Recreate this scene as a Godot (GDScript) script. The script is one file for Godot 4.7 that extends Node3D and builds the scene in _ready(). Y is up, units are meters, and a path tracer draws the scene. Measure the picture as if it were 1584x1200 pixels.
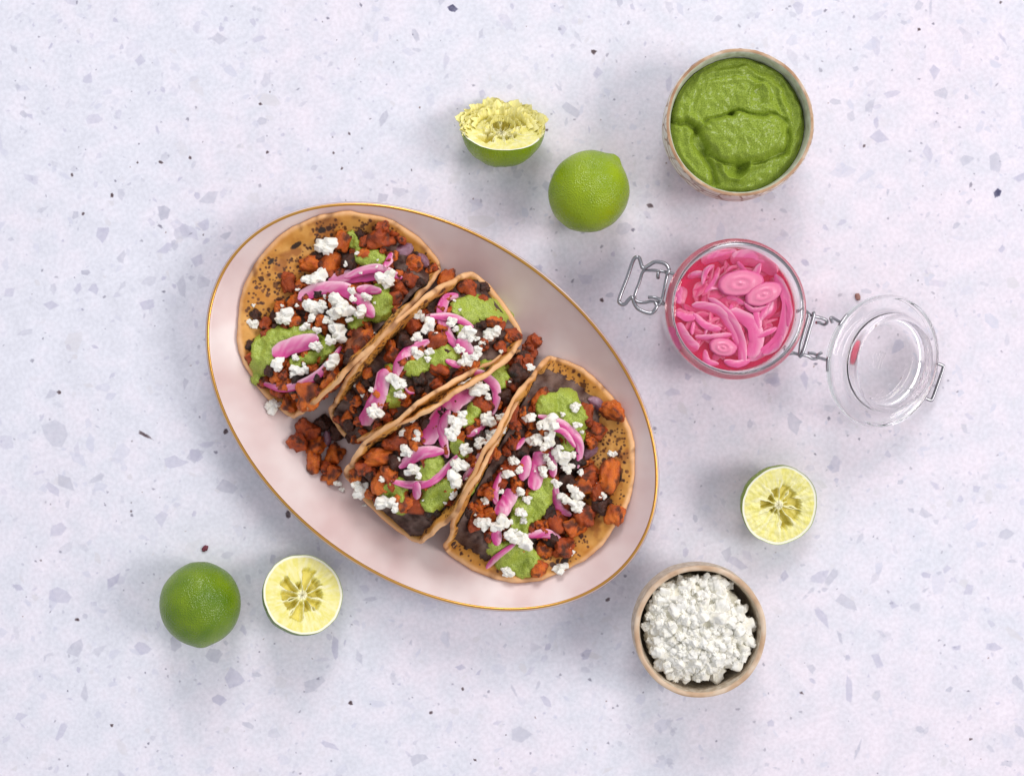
extends Node3D
# Tacos on an oval platter, seen from straight above on a pale speckled worktop, with limes, two bowls and a clip-top jar round it.
# Plan measures: 2400 units per metre at worktop height, origin of the plan at (792, 600), camera CAM_H above it.

const CAM_H := 1.1
const UNITS := 2400.0
var rng := RandomNumberGenerator.new()
var nz := FastNoiseLite.new()
var nc := FastNoiseLite.new()
var M := {}
var P := {}


func _ready():
	rng.seed = 20
	nz.seed = 7
	nz.noise_type = FastNoiseLite.TYPE_SIMPLEX_SMOOTH
	nz.frequency = 1.0
	nz.fractal_octaves = 3
	nc.seed = 11
	nc.noise_type = FastNoiseLite.TYPE_CELLULAR
	nc.frequency = 1.0
	# ---- camera
	var cam := Camera3D.new()
	cam.name = "camera"
	cam.fov = rad_to_deg(2.0 * atan(0.25 / CAM_H))
	cam.near = 0.05
	cam.far = 30.0
	add_child(cam)
	cam.look_at_from_position(Vector3(0, CAM_H, 0), Vector3.ZERO, Vector3(0, 0, -1))
	cam.current = true
	# ---- room light and two soft boxes
	var env := Environment.new()
	env.background_mode = Environment.BG_COLOR
	env.background_color = Color(0.97, 0.97, 1.0)
	env.background_energy_multiplier = 0.61
	env.tonemap_mode = Environment.TONE_MAPPER_LINEAR
	env.tonemap_exposure = 1.0
	env.sdfgi_enabled = true
	env.ssao_enabled = true
	env.ssil_enabled = true
	var we := WorldEnvironment.new()
	we.name = "environment"
	we.environment = env
	add_child(we)
	soft_box("soft_box_side", Vector3(3.2, 2.8, 0.15), Vector2(1.5, 1.5), 8.4, Color(1.0, 0.975, 0.96))
	soft_box("soft_box_back", Vector3(0.15, 2.4, -3.44), Vector2(1.5, 1.5), 8.4, Color(1.0, 0.985, 0.98))
	# ---- the setting
	make_materials()
	build_worktop()
	# ---- the things
	build_platter()
	prototypes()
	build_tacos()
	build_sauce_bowl()
	build_cheese_bowl()
	build_jar()
	build_limes()
	build_loose_bits()


func soft_box(called: String, where: Vector3, size: Vector2, energy: float, tint: Color):
	var l := AreaLight3D.new()
	l.name = called
	l.area_size = size
	l.area_normalize_energy = true
	l.light_energy = energy
	l.light_color = tint
	l.shadow_enabled = true
	l.set("area_range", 12.0)
	add_child(l)
	l.look_at_from_position(where, Vector3.ZERO, Vector3.UP)


# ------------------------------------------------------------------ helpers

func plan(u: float, v: float, h := 0.0) -> Vector3:
	var k := (CAM_H - h) / CAM_H / UNITS
	return Vector3((u - 792.0) * k, h, (v - 600.0) * k)


func lin(r: float, g: float, b: float) -> Color:
	return Color(r / 255.0, g / 255.0, b / 255.0).srgb_to_linear()


class Shape:
	var v := PackedVector3Array()
	var uv := PackedVector2Array()
	var c := PackedColorArray()
	var ix := PackedInt32Array()

	func add(p: Vector3, col := Color.WHITE, t := Vector2.ZERO) -> int:
		v.append(p)
		c.append(col)
		uv.append(t)
		return v.size() - 1

	func tri(a: int, b: int, d: int):
		ix.append(a)
		ix.append(b)
		ix.append(d)

	func quad(a: int, b: int, d: int, e: int):
		tri(a, b, d)
		tri(a, d, e)

	# rows of equal length laid from FIRST on become a sheet
	func sheet(first: int, n: int, rows: int, wrap: bool):
		for j in rows - 1:
			for i in (n if wrap else n - 1):
				var a := first + j * n + i
				var b := first + j * n + (i + 1) % n
				quad(a, b, b + n, a + n)

	func done(up := false, weld := false) -> ArrayMesh:
		var total := 0.0
		for k in range(0, ix.size(), 3):
			var a := v[ix[k]]
			var b := v[ix[k + 1]]
			var d := v[ix[k + 2]]
			if up:
				total += (d - a).cross(b - a).y
			else:
				total -= a.dot(b.cross(d))
		if total < 0.0:
			for k in range(0, ix.size(), 3):
				var t := ix[k]
				ix[k] = ix[k + 1]
				ix[k + 1] = t
		var same := PackedInt32Array()
		same.resize(v.size())
		var seen := {}
		for k in v.size():
			same[k] = k
			if weld:
				var key := Vector3i((v[k] * 20000.0).round())
				if seen.has(key):
					same[k] = seen[key]
				else:
					seen[key] = k
		var n := PackedVector3Array()
		n.resize(v.size())
		for k in range(0, ix.size(), 3):
			var a := v[ix[k]]
			var nn := (v[ix[k + 2]] - a).cross(v[ix[k + 1]] - a)
			for q in 3:
				n[same[ix[k + q]]] += nn
		for k in v.size():
			n[k] = n[same[k]]
		for k in v.size():
			n[k] = n[k].normalized() if n[k].length_squared() > 0.0 else Vector3.UP
		var arr := []
		arr.resize(Mesh.ARRAY_MAX)
		arr[Mesh.ARRAY_VERTEX] = v
		arr[Mesh.ARRAY_NORMAL] = n
		arr[Mesh.ARRAY_TEX_UV] = uv
		arr[Mesh.ARRAY_COLOR] = c
		arr[Mesh.ARRAY_INDEX] = ix
		var m := ArrayMesh.new()
		m.add_surface_from_arrays(Mesh.PRIMITIVE_TRIANGLES, arr)
		return m


func put(called: String, mesh: Mesh, mat: Material, parent: Node = null, xf := Transform3D()) -> MeshInstance3D:
	var o := MeshInstance3D.new()
	o.name = called
	o.mesh = mesh
	o.material_override = mat
	(parent if parent else self).add_child(o, true)
	o.transform = xf
	return o


func thing(called: String, label: String, category: String, at: Vector3, group := "") -> Node3D:
	var o := Node3D.new()
	o.name = called
	add_child(o, true)
	o.position = at
	o.set_meta("label", label)
	o.set_meta("category", category)
	if group:
		o.set_meta("group", group)
	return o


func numbered(base: String, n: int) -> String:
	return base if n == 0 else "%s_%03d" % [base, n]


func lathe(sh: Shape, pts: Array, segs: int, wob := 0.0, seed_ := 0.0, col := Color.WHITE):
	# pts: (radius, height) pairs from axis or closed loop; UV u round, v along
	var first := sh.v.size()
	for j in pts.size():
		for i in segs + 1:
			var ang := TAU * i / segs
			var r: float = pts[j].x
			if wob > 0.0:
				r *= 1.0 + wob * nz.get_noise_3d(cos(ang) * 1.2, sin(ang) * 1.2, seed_ + pts[j].y * 20.0)
			sh.add(Vector3(cos(ang) * r, pts[j].y, sin(ang) * r), col, Vector2(float(i) / segs, float(j) / (pts.size() - 1)))
	sh.sheet(first, segs + 1, pts.size(), false)


func smooth_profile(pts: Array, per := 4) -> Array:
	var out := []
	var n := pts.size()
	for k in n - 1:
		var a: Vector2 = pts[maxi(k - 1, 0)]
		var b: Vector2 = pts[k]
		var d: Vector2 = pts[k + 1]
		var e: Vector2 = pts[mini(k + 2, n - 1)]
		for q in per:
			var p := b.cubic_interpolate(d, a, e, float(q) / per)
			out.append(Vector2(maxf(p.x, 0.0), p.y))
	out.append(pts[n - 1])
	return out


func curve_points(pts: Array, per := 6, closed := false) -> Array:
	var out := []
	var n := pts.size()
	for k in (n if closed else n - 1):
		var a: Vector3 = pts[(k - 1 + n) % n] if closed or k > 0 else pts[0]
		var b: Vector3 = pts[k]
		var d: Vector3 = pts[(k + 1) % n]
		var e: Vector3 = pts[(k + 2) % n] if closed or k + 2 < n else pts[n - 1]
		for q in per:
			out.append(b.cubic_interpolate(d, a, e, float(q) / per))
	if not closed:
		out.append(pts[n - 1])
	return out


func tube(sh: Shape, path: Array, r: float, sides := 10, closed := false, col := Color.WHITE):
	var n := path.size()
	var first := sh.v.size()
	var up := Vector3(0.13, 1, 0.21).normalized()
	for k in n:
		var before: Vector3 = path[(k - 1 + n) % n] if closed or k > 0 else path[0]
		var after: Vector3 = path[(k + 1) % n] if closed or k < n - 1 else path[n - 1]
		var t := (after - before).normalized()
		up = (up - t * up.dot(t)).normalized()
		var side := t.cross(up)
		for i in sides:
			var a := TAU * i / sides
			sh.add(path[k] + (up * cos(a) + side * sin(a)) * r, col)
	for k in (n if closed else n - 1):
		for i in sides:
			var a := first + k * sides + i
			var b := first + k * sides + (i + 1) % sides
			var k2 := (k + 1) % n
			sh.quad(a, b, first + k2 * sides + (i + 1) % sides, first + k2 * sides + i)
	if not closed:
		for e in [0, n - 1]:
			var m := sh.add(path[e], col)
			for i in sides:
				if e == 0:
					sh.tri(m, first + (i + 1) % sides, first + i)
				else:
					sh.tri(m, first + e * sides + i, first + e * sides + (i + 1) % sides)


func ball(n: int) -> Shape:
	# a cube of n x n faces a side, seams kept (weld when done)
	var sh := Shape.new()
	for f in 6:
		var first := sh.v.size()
		for j in n + 1:
			for i in n + 1:
				var a := 2.0 * i / n - 1.0
				var b := 2.0 * j / n - 1.0
				var p: Vector3
				match f:
					0: p = Vector3(1, a, b)
					1: p = Vector3(-1, b, a)
					2: p = Vector3(b, 1, a)
					3: p = Vector3(a, -1, b)
					4: p = Vector3(a, b, 1)
					5: p = Vector3(b, a, -1)
				sh.add(p)
		sh.sheet(first, n + 1, n + 1, false)
	return sh


func turn(tilt := PI) -> Basis:
	return Basis(Vector3(rng.randf_range(-1, 1), rng.randf_range(-1, 1), rng.randf_range(-1, 1)).normalized(), rng.randf_range(0, tilt))


# ------------------------------------------------------------------ materials

func noise_image(size: int, freq: float, kind: int, octaves: int, seed_: int, ret := FastNoiseLite.RETURN_DISTANCE) -> Image:
	var f := FastNoiseLite.new()
	f.seed = seed_
	f.noise_type = kind
	f.frequency = freq
	f.fractal_octaves = octaves
	f.fractal_type = FastNoiseLite.FRACTAL_FBM if octaves > 1 else FastNoiseLite.FRACTAL_NONE
	f.cellular_return_type = ret
	return f.get_seamless_image(size, size, false, false, 0.15)


func ramp(im: Image, stops: Array) -> ImageTexture:
	# stops: [at, Color (sRGB), ...]
	var g := Gradient.new()
	var offs := PackedFloat32Array()
	var cols := PackedColorArray()
	for k in range(0, stops.size(), 2):
		offs.append(stops[k])
		cols.append(stops[k + 1])
	g.offsets = offs
	g.colors = cols
	var lut := []
	for k in 256:
		lut.append(g.sample(k / 255.0))
	var out := Image.create(im.get_width(), im.get_height(), false, Image.FORMAT_RGB8)
	for y in im.get_height():
		for x in im.get_width():
			out.set_pixel(x, y, lut[int(im.get_pixel(x, y).r * 255.0)])
	return ImageTexture.create_from_image(out)


func mat(rough: float, col := Color.WHITE, spec := 0.5) -> StandardMaterial3D:
	var m := StandardMaterial3D.new()
	m.albedo_color = col
	m.roughness = rough
	m.metallic_specular = spec
	return m


func triplanar(m: StandardMaterial3D, tile: float, bump: Texture2D, cm: float, albedo: Texture2D = null):
	m.uv1_triplanar = true
	m.uv1_world_triplanar = true
	m.uv1_scale = Vector3.ONE / tile
	if bump:
		m.heightmap_enabled = true
		m.heightmap_texture = bump
		m.heightmap_scale = cm
	if albedo:
		m.albedo_texture = albedo


func make_materials():
	var fine := ImageTexture.create_from_image(noise_image(256, 0.035, FastNoiseLite.TYPE_SIMPLEX_SMOOTH, 4, 3))
	var grit_im := noise_image(256, 0.09, FastNoiseLite.TYPE_SIMPLEX, 3, 5)
	var grit := ImageTexture.create_from_image(grit_im)
	var cell_im := noise_image(256, 0.12, FastNoiseLite.TYPE_CELLULAR, 1, 9)
	var cell := ImageTexture.create_from_image(cell_im)
	P.fine = fine
	P.grit = grit

	var m := mat(0.33, Color.WHITE, 0.5)
	m.vertex_color_use_as_albedo = true
	triplanar(m, 0.013, grit, 0.05, ramp(grit_im, [0.0, Color(0.5, 0.36, 0.3), 0.36, Color(0.9, 0.82, 0.78), 0.5, Color(1, 1, 1)]))
	M.potato = m

	m = mat(0.42, Color.WHITE, 0.36)
	m.vertex_color_use_as_albedo = true
	triplanar(m, 0.016, grit, 0.13)
	M.bean = m

	m = mat(0.62)
	m.vertex_color_use_as_albedo = true
	triplanar(m, 0.008, grit, 0.02)
	M.cheese = m

	m = mat(0.26)
	m.vertex_color_use_as_albedo = true
	m.backlight_enabled = true
	m.backlight = Color(0.5, 0.3, 0.36)
	triplanar(m, 0.012, fine, 0.012)
	M.onion = m
	M.onion_jar = m

	m = mat(0.38)
	var sauce_im := noise_image(256, 0.06, FastNoiseLite.TYPE_SIMPLEX, 4, 21)
	triplanar(m, 0.014, grit, 0.014, ramp(sauce_im, [0.0, Color(0.26, 0.34, 0.1), 0.27, Color(0.44, 0.52, 0.12), 0.4, Color(0.61, 0.68, 0.22), 0.62, Color(0.68, 0.745, 0.29), 0.8, Color(0.75, 0.80, 0.40), 1.0, Color(0.83, 0.87, 0.62)]))
	M.sauce = m

	m = mat(0.3, Color.WHITE, 0.4)
	triplanar(m, 0.019, fine, 0.006, ramp(sauce_im, [0.0, Color(0.24, 0.32, 0.07), 0.26, Color(0.41, 0.50, 0.13), 0.38, Color(0.52, 0.60, 0.185), 0.65, Color(0.56, 0.645, 0.22), 0.86, Color(0.61, 0.69, 0.29), 1.0, Color(0.73, 0.78, 0.46)]))
	M.dip = m

	for k in 2:
		m = mat(0.24, Color.WHITE, 0.45)
		m.vertex_color_use_as_albedo = true
		triplanar(m, 0.03, cell, 0.06)
		M["peel%d" % k] = m
	m = mat(0.4)
	m.vertex_color_use_as_albedo = true
	triplanar(m, 0.012, fine, 0.015)
	m.backlight_enabled = true
	m.backlight = Color(0.3, 0.28, 0.12)
	M.pulp = m
	m = mat(0.45)
	m.vertex_color_use_as_albedo = true
	M.rag = m

	m = mat(0.42)
	var glaze := noise_image(256, 0.012, FastNoiseLite.TYPE_SIMPLEX_SMOOTH, 4, 33)
	triplanar(m, 0.16, fine, 0.004, ramp(glaze, [0.0, Color(0.80, 0.68, 0.67), 0.35, Color(0.84, 0.745, 0.735), 0.6, Color(0.87, 0.80, 0.79), 1.0, Color(0.91, 0.87, 0.86)]))
	m.clearcoat_enabled = true
	m.clearcoat = 0.25
	m.clearcoat_roughness = 0.3
	M.glaze = m

	m = mat(0.28, Color(0.86, 0.65, 0.33))
	m.metallic = 1.0
	M.gold = m

	m = mat(0.22, Color(0.62, 0.62, 0.64))
	m.metallic = 1.0
	M.steel = m

	m = mat(0.03, Color(0.93, 0.95, 0.95, 0.05))
	m.transparency = BaseMaterial3D.TRANSPARENCY_ALPHA
	M.glass = m
	m = mat(0.0, Color(1, 1, 1, 0.0))
	m.transparency = BaseMaterial3D.TRANSPARENCY_ALPHA
	m.refraction_enabled = true
	m.refraction_scale = 0.033
	M.thick_glass = m

	m = mat(0.05, Color(0.95, 0.12, 0.36, 0.25))
	m.transparency = BaseMaterial3D.TRANSPARENCY_ALPHA
	M.brine_top = m
	m = mat(0.25, Color(0.90, 0.09, 0.34))
	M.brine = m

	# stoneware: glaze, bare rim, crackle
	m = mat(0.4)
	var ware := noise_image(256, 0.03, FastNoiseLite.TYPE_SIMPLEX_SMOOTH, 4, 41)
	triplanar(m, 0.05, fine, 0.02, ramp(ware, [0.0, Color(0.66, 0.64, 0.56), 0.4, Color(0.78, 0.79, 0.72), 0.7, Color(0.85, 0.86, 0.81), 1.0, Color(0.9, 0.9, 0.87)]))
	M.ware_green = m
	m = mat(0.6)
	triplanar(m, 0.15, grit, 0.015, ramp(ware, [0.0, Color(0.56, 0.41, 0.29), 0.42, Color(0.70, 0.55, 0.42), 0.62, Color(0.77, 0.65, 0.53), 1.0, Color(0.89, 0.84, 0.78)]))
	M.rim_brown = m
	m = mat(0.6)
	triplanar(m, 0.15, grit, 0.015, ramp(ware, [0.0, Color(0.66, 0.52, 0.40), 0.42, Color(0.77, 0.65, 0.53), 0.62, Color(0.83, 0.74, 0.64), 1.0, Color(0.9, 0.86, 0.8)]))
	M.rim_pale = m
	m = mat(0.5)
	triplanar(m, 0.04, grit, 0.03, ramp(ware, [0.0, Color(0.62, 0.54, 0.45), 0.35, Color(0.74, 0.67, 0.58), 0.65, Color(0.81, 0.76, 0.68), 1.0, Color(0.88, 0.85, 0.80)]))
	M.ware_tan = m
	m = mat(0.5)
	var net := noise_image(512, 0.022, FastNoiseLite.TYPE_CELLULAR, 1, 51, FastNoiseLite.RETURN_DISTANCE2_SUB)
	triplanar(m, 0.12, fine, 0.02, ramp(net, [0.0, Color(0.5, 0.33, 0.24), 0.07, Color(0.62, 0.47, 0.38), 0.12, Color(0.86, 0.84, 0.8), 1.0, Color(0.9, 0.89, 0.86)]))
	M.ware_net = m

	for k in 2:
		m = mat(0.62)
		m.vertex_color_use_as_albedo = true
		m.albedo_texture = tortilla_texture(60 + k * 17)
		m.heightmap_enabled = true
		m.heightmap_texture = grit
		m.heightmap_scale = 0.02
		M["tortilla%d" % k] = m
	m = mat(0.5)
	m.vertex_color_use_as_albedo = true
	M.bit = m


func tortilla_texture(seed_: int) -> ImageTexture:
	var n := 512
	var im := Image.create(n, n, false, Image.FORMAT_RGB8)
	var r := RandomNumberGenerator.new()
	r.seed = seed_
	var light := Color(0.88, 0.67, 0.37)
	var deep := Color(0.76, 0.50, 0.16)
	var edge := Color(0.93, 0.74, 0.54)
	for y in n:
		for x in n:
			var p := Vector2(x - n / 2.0, y - n / 2.0) / (n / 2.0)
			var q := p.length()
			var a := nz.get_noise_3d(p.x * 2.2, p.y * 2.2, seed_) * 0.9 + nz.get_noise_3d(p.x * 9.0, p.y * 9.0, seed_ + 5.0) * 0.5
			var c := deep.lerp(light, clampf(0.42 + a * 0.75, 0.0, 1.0))
			var toast := smoothstep(0.15, 0.6, nz.get_noise_3d(p.x * 3.1, p.y * 3.1, seed_ + 40.0) + 0.25 * nz.get_noise_3d(p.x * 12.0, p.y * 12.0, seed_ + 60.0))
			c = c.lerp(Color(0.55, 0.3, 0.11), toast * 0.6)
			c = c.lerp(edge, smoothstep(0.93, 0.97, q))
			im.set_pixel(x, y, c)
	for k in 1700:
		var ang := r.randf() * TAU
		var rad := sqrt(r.randf()) * 0.93
		if r.randf() < 0.6:
			rad = r.randf_range(0.62, 0.935)
		if nz.get_noise_3d(cos(ang) * rad * 2.0, sin(ang) * rad * 2.0, seed_ + 90.0) < -0.3:
			continue
		var at := Vector2(cos(ang), sin(ang)) * rad * n / 2.0 + Vector2(n, n) / 2.0
		var size := r.randf_range(1.7, 2.9)
		if r.randf() < 0.28:
			size = r.randf_range(2.8, 4.4)
		if r.randf() < 0.05:
			size = r.randf_range(4.0, 7.5)
		spot(im, at, size, r.randf_range(0.75, 1.35), r.randf() * PI, Color(0.2, 0.1, 0.06).lerp(Color(0.36, 0.19, 0.08), r.randf()), r.randf_range(0.65, 0.95))
	for k in 9:
		var ang := r.randf() * TAU
		var at := Vector2(cos(ang), sin(ang)) * r.randf_range(0.82, 0.91) * n / 2.0 + Vector2(n, n) / 2.0
		spot(im, at, r.randf_range(4, 7), r.randf_range(1.0, 2.4), ang + PI / 2, Color(0.12, 0.09, 0.09), 0.85)
	return ImageTexture.create_from_image(im)


func spot(im: Image, at: Vector2, size: float, ratio: float, ang: float, col: Color, a: float):
	var reach := int(ceil(size * maxf(1.0, ratio) * 1.5)) + 1
	for y in range(maxi(0, int(at.y) - reach), mini(im.get_height(), int(at.y) + reach)):
		for x in range(maxi(0, int(at.x) - reach), mini(im.get_width(), int(at.x) + reach)):
			var d := (Vector2(x, y) - at).rotated(-ang)
			d.x /= ratio
			var q := d.length() / size + 0.2 * nz.get_noise_2d(x * 0.25 + at.x, y * 0.25)
			var k := clampf((1.0 - q) * size * 0.55 + 0.3, 0.0, 1.0) * a
			if k > 0.01:
				im.set_pixel(x, y, im.get_pixel(x, y).lerp(col, k))


# ------------------------------------------------------------------ worktop

const TW := 2048
const TH := 1536
const TABLE_W := 0.84
const TABLE_H := 0.63

func chip(im: Image, u: float, v: float, rx: float, ry: float, ang: float, col: Color, a: float, r: RandomNumberGenerator, soft := 1.2):
	var at := Vector2((u - 792.0) / UNITS / TABLE_W * TW + TW / 2.0, (v - 600.0) / UNITS / TABLE_H * TH + TH / 2.0)
	var n := r.randi_range(4, 7)
	var corner := []
	for k in n:
		corner.append(Vector2.from_angle(TAU * (k + r.randf_range(-0.28, 0.28)) / n) * r.randf_range(0.6, 1.25))
	var reach := int(maxf(rx, ry) * 1.25) + 2
	for y in range(int(at.y) - reach, int(at.y) + reach):
		for x in range(int(at.x) - reach, int(at.x) + reach):
			var d := (Vector2(x, y) - at).rotated(-ang)
			d = Vector2(d.x / rx, d.y / ry)
			var q := 9.0
			for k in n:
				var p: Vector2 = corner[k]
				var side: Vector2 = corner[(k + 1) % n] - p
				if p.cross(d) >= 0.0 and d.cross(corner[(k + 1) % n]) >= 0.0:
					q = side.cross(d - p) / side.length()
			if q > 8.0:
				q = 0.2
			q = q * minf(rx, ry) / soft + 0.45 * nz.get_noise_2d(x * 0.35, y * 0.35) + 0.3
			var e := clampf(q, 0.0, 1.0) * a * (1.0 + 0.35 * nz.get_noise_2d(x * 0.09 + 50.0, y * 0.09))
			if e > 0.01:
				var xx := posmod(x, TW)
				var yy := posmod(y, TH)
				im.set_pixel(xx, yy, im.get_pixel(xx, yy).lerp(col, e))


func build_worktop():
	var r := RandomNumberGenerator.new()
	r.seed = 404
	var f := FastNoiseLite.new()
	f.noise_type = FastNoiseLite.TYPE_SIMPLEX_SMOOTH
	f.fractal_octaves = 3
	f.seed = 1
	f.frequency = 0.0022
	var big := f.get_image(TW, TH, false, false, false).get_data()
	f.seed = 2
	f.frequency = 0.016
	f.fractal_octaves = 4
	var mid := f.get_image(TW, TH, false, false, false).get_data()
	f.seed = 3
	f.frequency = 0.11
	f.fractal_octaves = 3
	var small := f.get_image(TW, TH, false, false, false).get_data()
	var out := PackedByteArray()
	out.resize(TW * TH * 3)
	var o := 0
	for k in TW * TH:
		var b := (big[k] - 128) / 128.0
		var c := (mid[k] - 128) / 128.0
		var d := (small[k] - 128) / 128.0
		var x := float(k % TW) / TW - 0.5
		var pink := clampf(0.38 + x * 0.7 + b * 0.5 + c * 0.6, 0.0, 1.0)
		var val := 225.5 + 8.0 * c + 10.0 * d
		out[o] = int(clampf(val + 5.0 * pink - 1.0, 0, 255))
		out[o + 1] = int(clampf(val + 1.0 - 4.0 * pink, 0, 255))
		out[o + 2] = int(clampf(val + 11.0 - 4.0 * pink, 0, 255))
		o += 3
	var im := Image.create_from_data(TW, TH, false, Image.FORMAT_RGB8, out)
	var grey := Color8(186, 187, 202)
	var lav := Color8(186, 185, 206)
	var pale := Color8(206, 208, 224)
	var dark := Color8(92, 90, 108)
	for k in 3000:
		var s := r.randf_range(2.5, 7.5) if r.randf() < 0.82 else r.randf_range(7.5, 15.0)
		var col: Color = [grey, lav, pale, pale, Color8(214, 212, 218)][r.randi() % 5]
		chip(im, r.randf_range(-210, 1794), r.randf_range(-150, 1350), s * r.randf_range(0.8, 1.7), s * r.randf_range(0.5, 0.95), r.randf() * PI, col, r.randf_range(0.2, 0.66), r, r.randf_range(0.8, 1.5))
	for k in 2600:
		var s := r.randf_range(1.0, 3.0)
		chip(im, r.randf_range(-210, 1794), r.randf_range(-150, 1350), s * r.randf_range(0.8, 1.8), s, r.randf() * PI, [grey, lav, grey, dark][r.randi() % 4], r.randf_range(0.2, 0.6), r)
	for k in 220:
		var s := r.randf_range(0.7, 1.6)
		chip(im, r.randf_range(-210, 1794), r.randf_range(-150, 1350), s * r.randf_range(1.0, 1.6), s, r.randf() * PI, [dark, Color8(70, 62, 68), Color8(110, 84, 78)][r.randi() % 3], r.randf_range(0.5, 0.95), r)
	# the chips one can find again: along, across, half sizes, turn in degrees, strength in hundredths
	var found := [255, 327, 16, 13, 60, 62, 160, 360, 11, 15, 0, 50, 322, 305, 17, 11, -45, 42, 315, 348, 13, 9, -30, 48, 277, 360, 16, 14, 0, 30, 304, 401, 15, 11, 20, 40,
		281, 445, 8, 21, -8, 40, 230, 471, 15, 10, 15, 45, 132, 422, 8, 6, 0, 70, 145, 447, 9, 9, 0, 45, 82, 445, 8, 10, 0, 35, 80, 470, 13, 8, 0, 45, 187, 397, 7, 11, 20, 42,
		119, 445, 6, 11, 0, 40, 186, 300, 7, 9, 0, 40, 215, 95, 11, 11, 0, 40, 340, 60, 16, 9, 10, 42, 135, 120, 9, 9, 0, 40, 98, 742, 20, 13, 40, 44, 88, 818, 18, 12, 0, 36,
		85, 668, 26, 20, 10, 34, 302, 704, 13, 14, 0, 48, 350, 752, 16, 14, 0, 44, 247, 800, 11, 16, 0, 34, 118, 1001, 17, 13, -15, 46, 220, 1003, 14, 12, 0, 42, 131, 1072, 9, 20, 5, 46,
		363, 1048, 16, 16, 0, 42, 330, 1012, 13, 12, 0, 46, 92, 920, 18, 12, 5, 38, 556, 1015, 18, 7, 65, 48, 710, 1031, 9, 5, 10, 60, 803, 1136, 23, 13, 0, 44, 905, 1012, 13, 7, -30, 52,
		795, 1068, 11, 3, 62, 46, 1364, 213, 20, 12, 20, 48, 1346, 163, 7, 14, 15, 48, 1447, 111, 13, 11, 0, 46, 1456, 144, 12, 11, 0, 44, 1435, 236, 13, 16, 0, 34, 1494, 247, 13, 9, 0, 44,
		1551, 58, 4, 14, -30, 46, 1316, 181, 8, 11, 0, 34, 1357, 1021, 20, 8, 50, 46, 1300, 985, 4, 11, -25, 52, 1382, 935, 9, 8, 0, 44, 1415, 938, 13, 8, 0, 36, 1536, 998, 16, 9, 10, 46,
		1255, 1033, 8, 9, 0, 42, 1480, 1001, 11, 5, 0, 50, 1326, 1160, 3, 19, 20, 56, 1444, 575, 11, 17, 10, 44, 1430, 792, 13, 10, 0, 40, 1245, 406, 11, 7, 30, 60, 1340, 450, 9, 6, 0, 38,
		1212, 888, 9, 12, 0, 50, 1557, 826, 12, 9, 0, 44, 1465, 880, 9, 7, 0, 38, 1110, 28, 9, 7, 0, 44, 870, 45, 7, 12, 0, 36, 745, 50, 6, 12, 20, 44, 690, 95, 7, 20, 5, 26, 1440, 10, 3, 18, 0, 46]
	for k in range(0, found.size(), 6):
		chip(im, found[k], found[k + 1], found[k + 2], found[k + 3], deg_to_rad(found[k + 4]), [grey, lav][(k / 6) % 2], found[k + 5] / 100.0 * 1.25, r, 1.5)
	var specks := [700, 13, 11, 9, 445, 795, 8, 5, 1543, 298, 6, 9, 918, 80, 4, 5, 401, 160, 4, 3, 293, 244, 3, 3, 248, 250, 4, 3, 172, 301, 4, 4, 127, 330, 3, 3, 110, 270, 3, 3, 212, 251, 3, 3,
		348, 667, 7, 5, 118, 958, 4, 3, 222, 672, 4, 14, 172, 1121, 3, 3, 931, 464, 5, 6, 1006, 318, 6, 4, 542, 1086, 4, 4, 666, 1101, 3, 3, 715, 1065, 3, 3, 734, 1175, 4, 3, 940, 926, 5, 3, 1240, 1071, 6, 4,
		1337, 225, 4, 3, 1422, 45, 4, 4, 1548, 3, 3, 3, 1502, 1142, 5, 4, 846, 200, 3, 3, 90, 606, 4, 3, 62, 866, 3, 2, 202, 790, 2, 2, 515, 236, 3, 3, 413, 235, 3, 3, 528, 260, 3, 3, 539, 206, 4, 3]
	for k in range(0, specks.size(), 4):
		chip(im, specks[k], specks[k + 1], specks[k + 2], specks[k + 3], 0.4 * k, Color8(84, 84, 112) if k in [0, 8] else Color8(88, 74, 78), 0.88, r, 1.2)
	var m := mat(0.55, Color.WHITE, 0.35)
	m.albedo_texture = ImageTexture.create_from_image(im)
	m.texture_repeat = true
	var sh := Shape.new()
	var w := 2.52
	var h := 1.89
	for j in 2:
		for i in 2:
			sh.add(Vector3((i - 0.5) * w, 0, (j - 0.5) * h), Color.WHITE, Vector2((i - 0.5) * w / TABLE_W + 0.5, (j - 0.5) * h / TABLE_H + 0.5))
	for j in 2:
		for i in 2:
			sh.add(Vector3((i - 0.5) * w, -0.03, (j - 0.5) * h))
	sh.quad(0, 1, 3, 2)
	sh.quad(4, 6, 7, 5)
	sh.quad(0, 4, 5, 1)
	sh.quad(2, 3, 7, 6)
	sh.quad(0, 2, 6, 4)
	sh.quad(1, 5, 7, 3)
	var st := SurfaceTool.new()
	st.begin(Mesh.PRIMITIVE_TRIANGLES)
	st.set_smooth_group(-1)
	for k in sh.ix:
		st.set_uv(sh.uv[k])
		st.add_vertex(sh.v[k])
	st.generate_normals()
	var t := put("worktop", st.commit(), m)
	t.set_meta("label", "pale lavender speckled stone worktop under everything")
	t.set_meta("kind", "structure")


# ------------------------------------------------------------------ platter

const PLATE_A := 0.1564
const PLATE_B := 0.1070
const PLATE_TURN := 36.7
const PLATE_TOP := 0.030
var plate_at := Vector2.ZERO

func plate_local(x: float, z: float) -> Vector2:
	return (Vector2(x, z) - plate_at).rotated(-deg_to_rad(PLATE_TURN))


func plate_y(x: float, z: float) -> float:
	var q := plate_local(x, z)
	var rho := Vector2(q.x / PLATE_A, q.y / PLATE_B).length()
	return 0.006 + 0.0235 * pow(clampf((rho - 0.6) / 0.39, 0.0, 1.1), 1.8)


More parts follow.
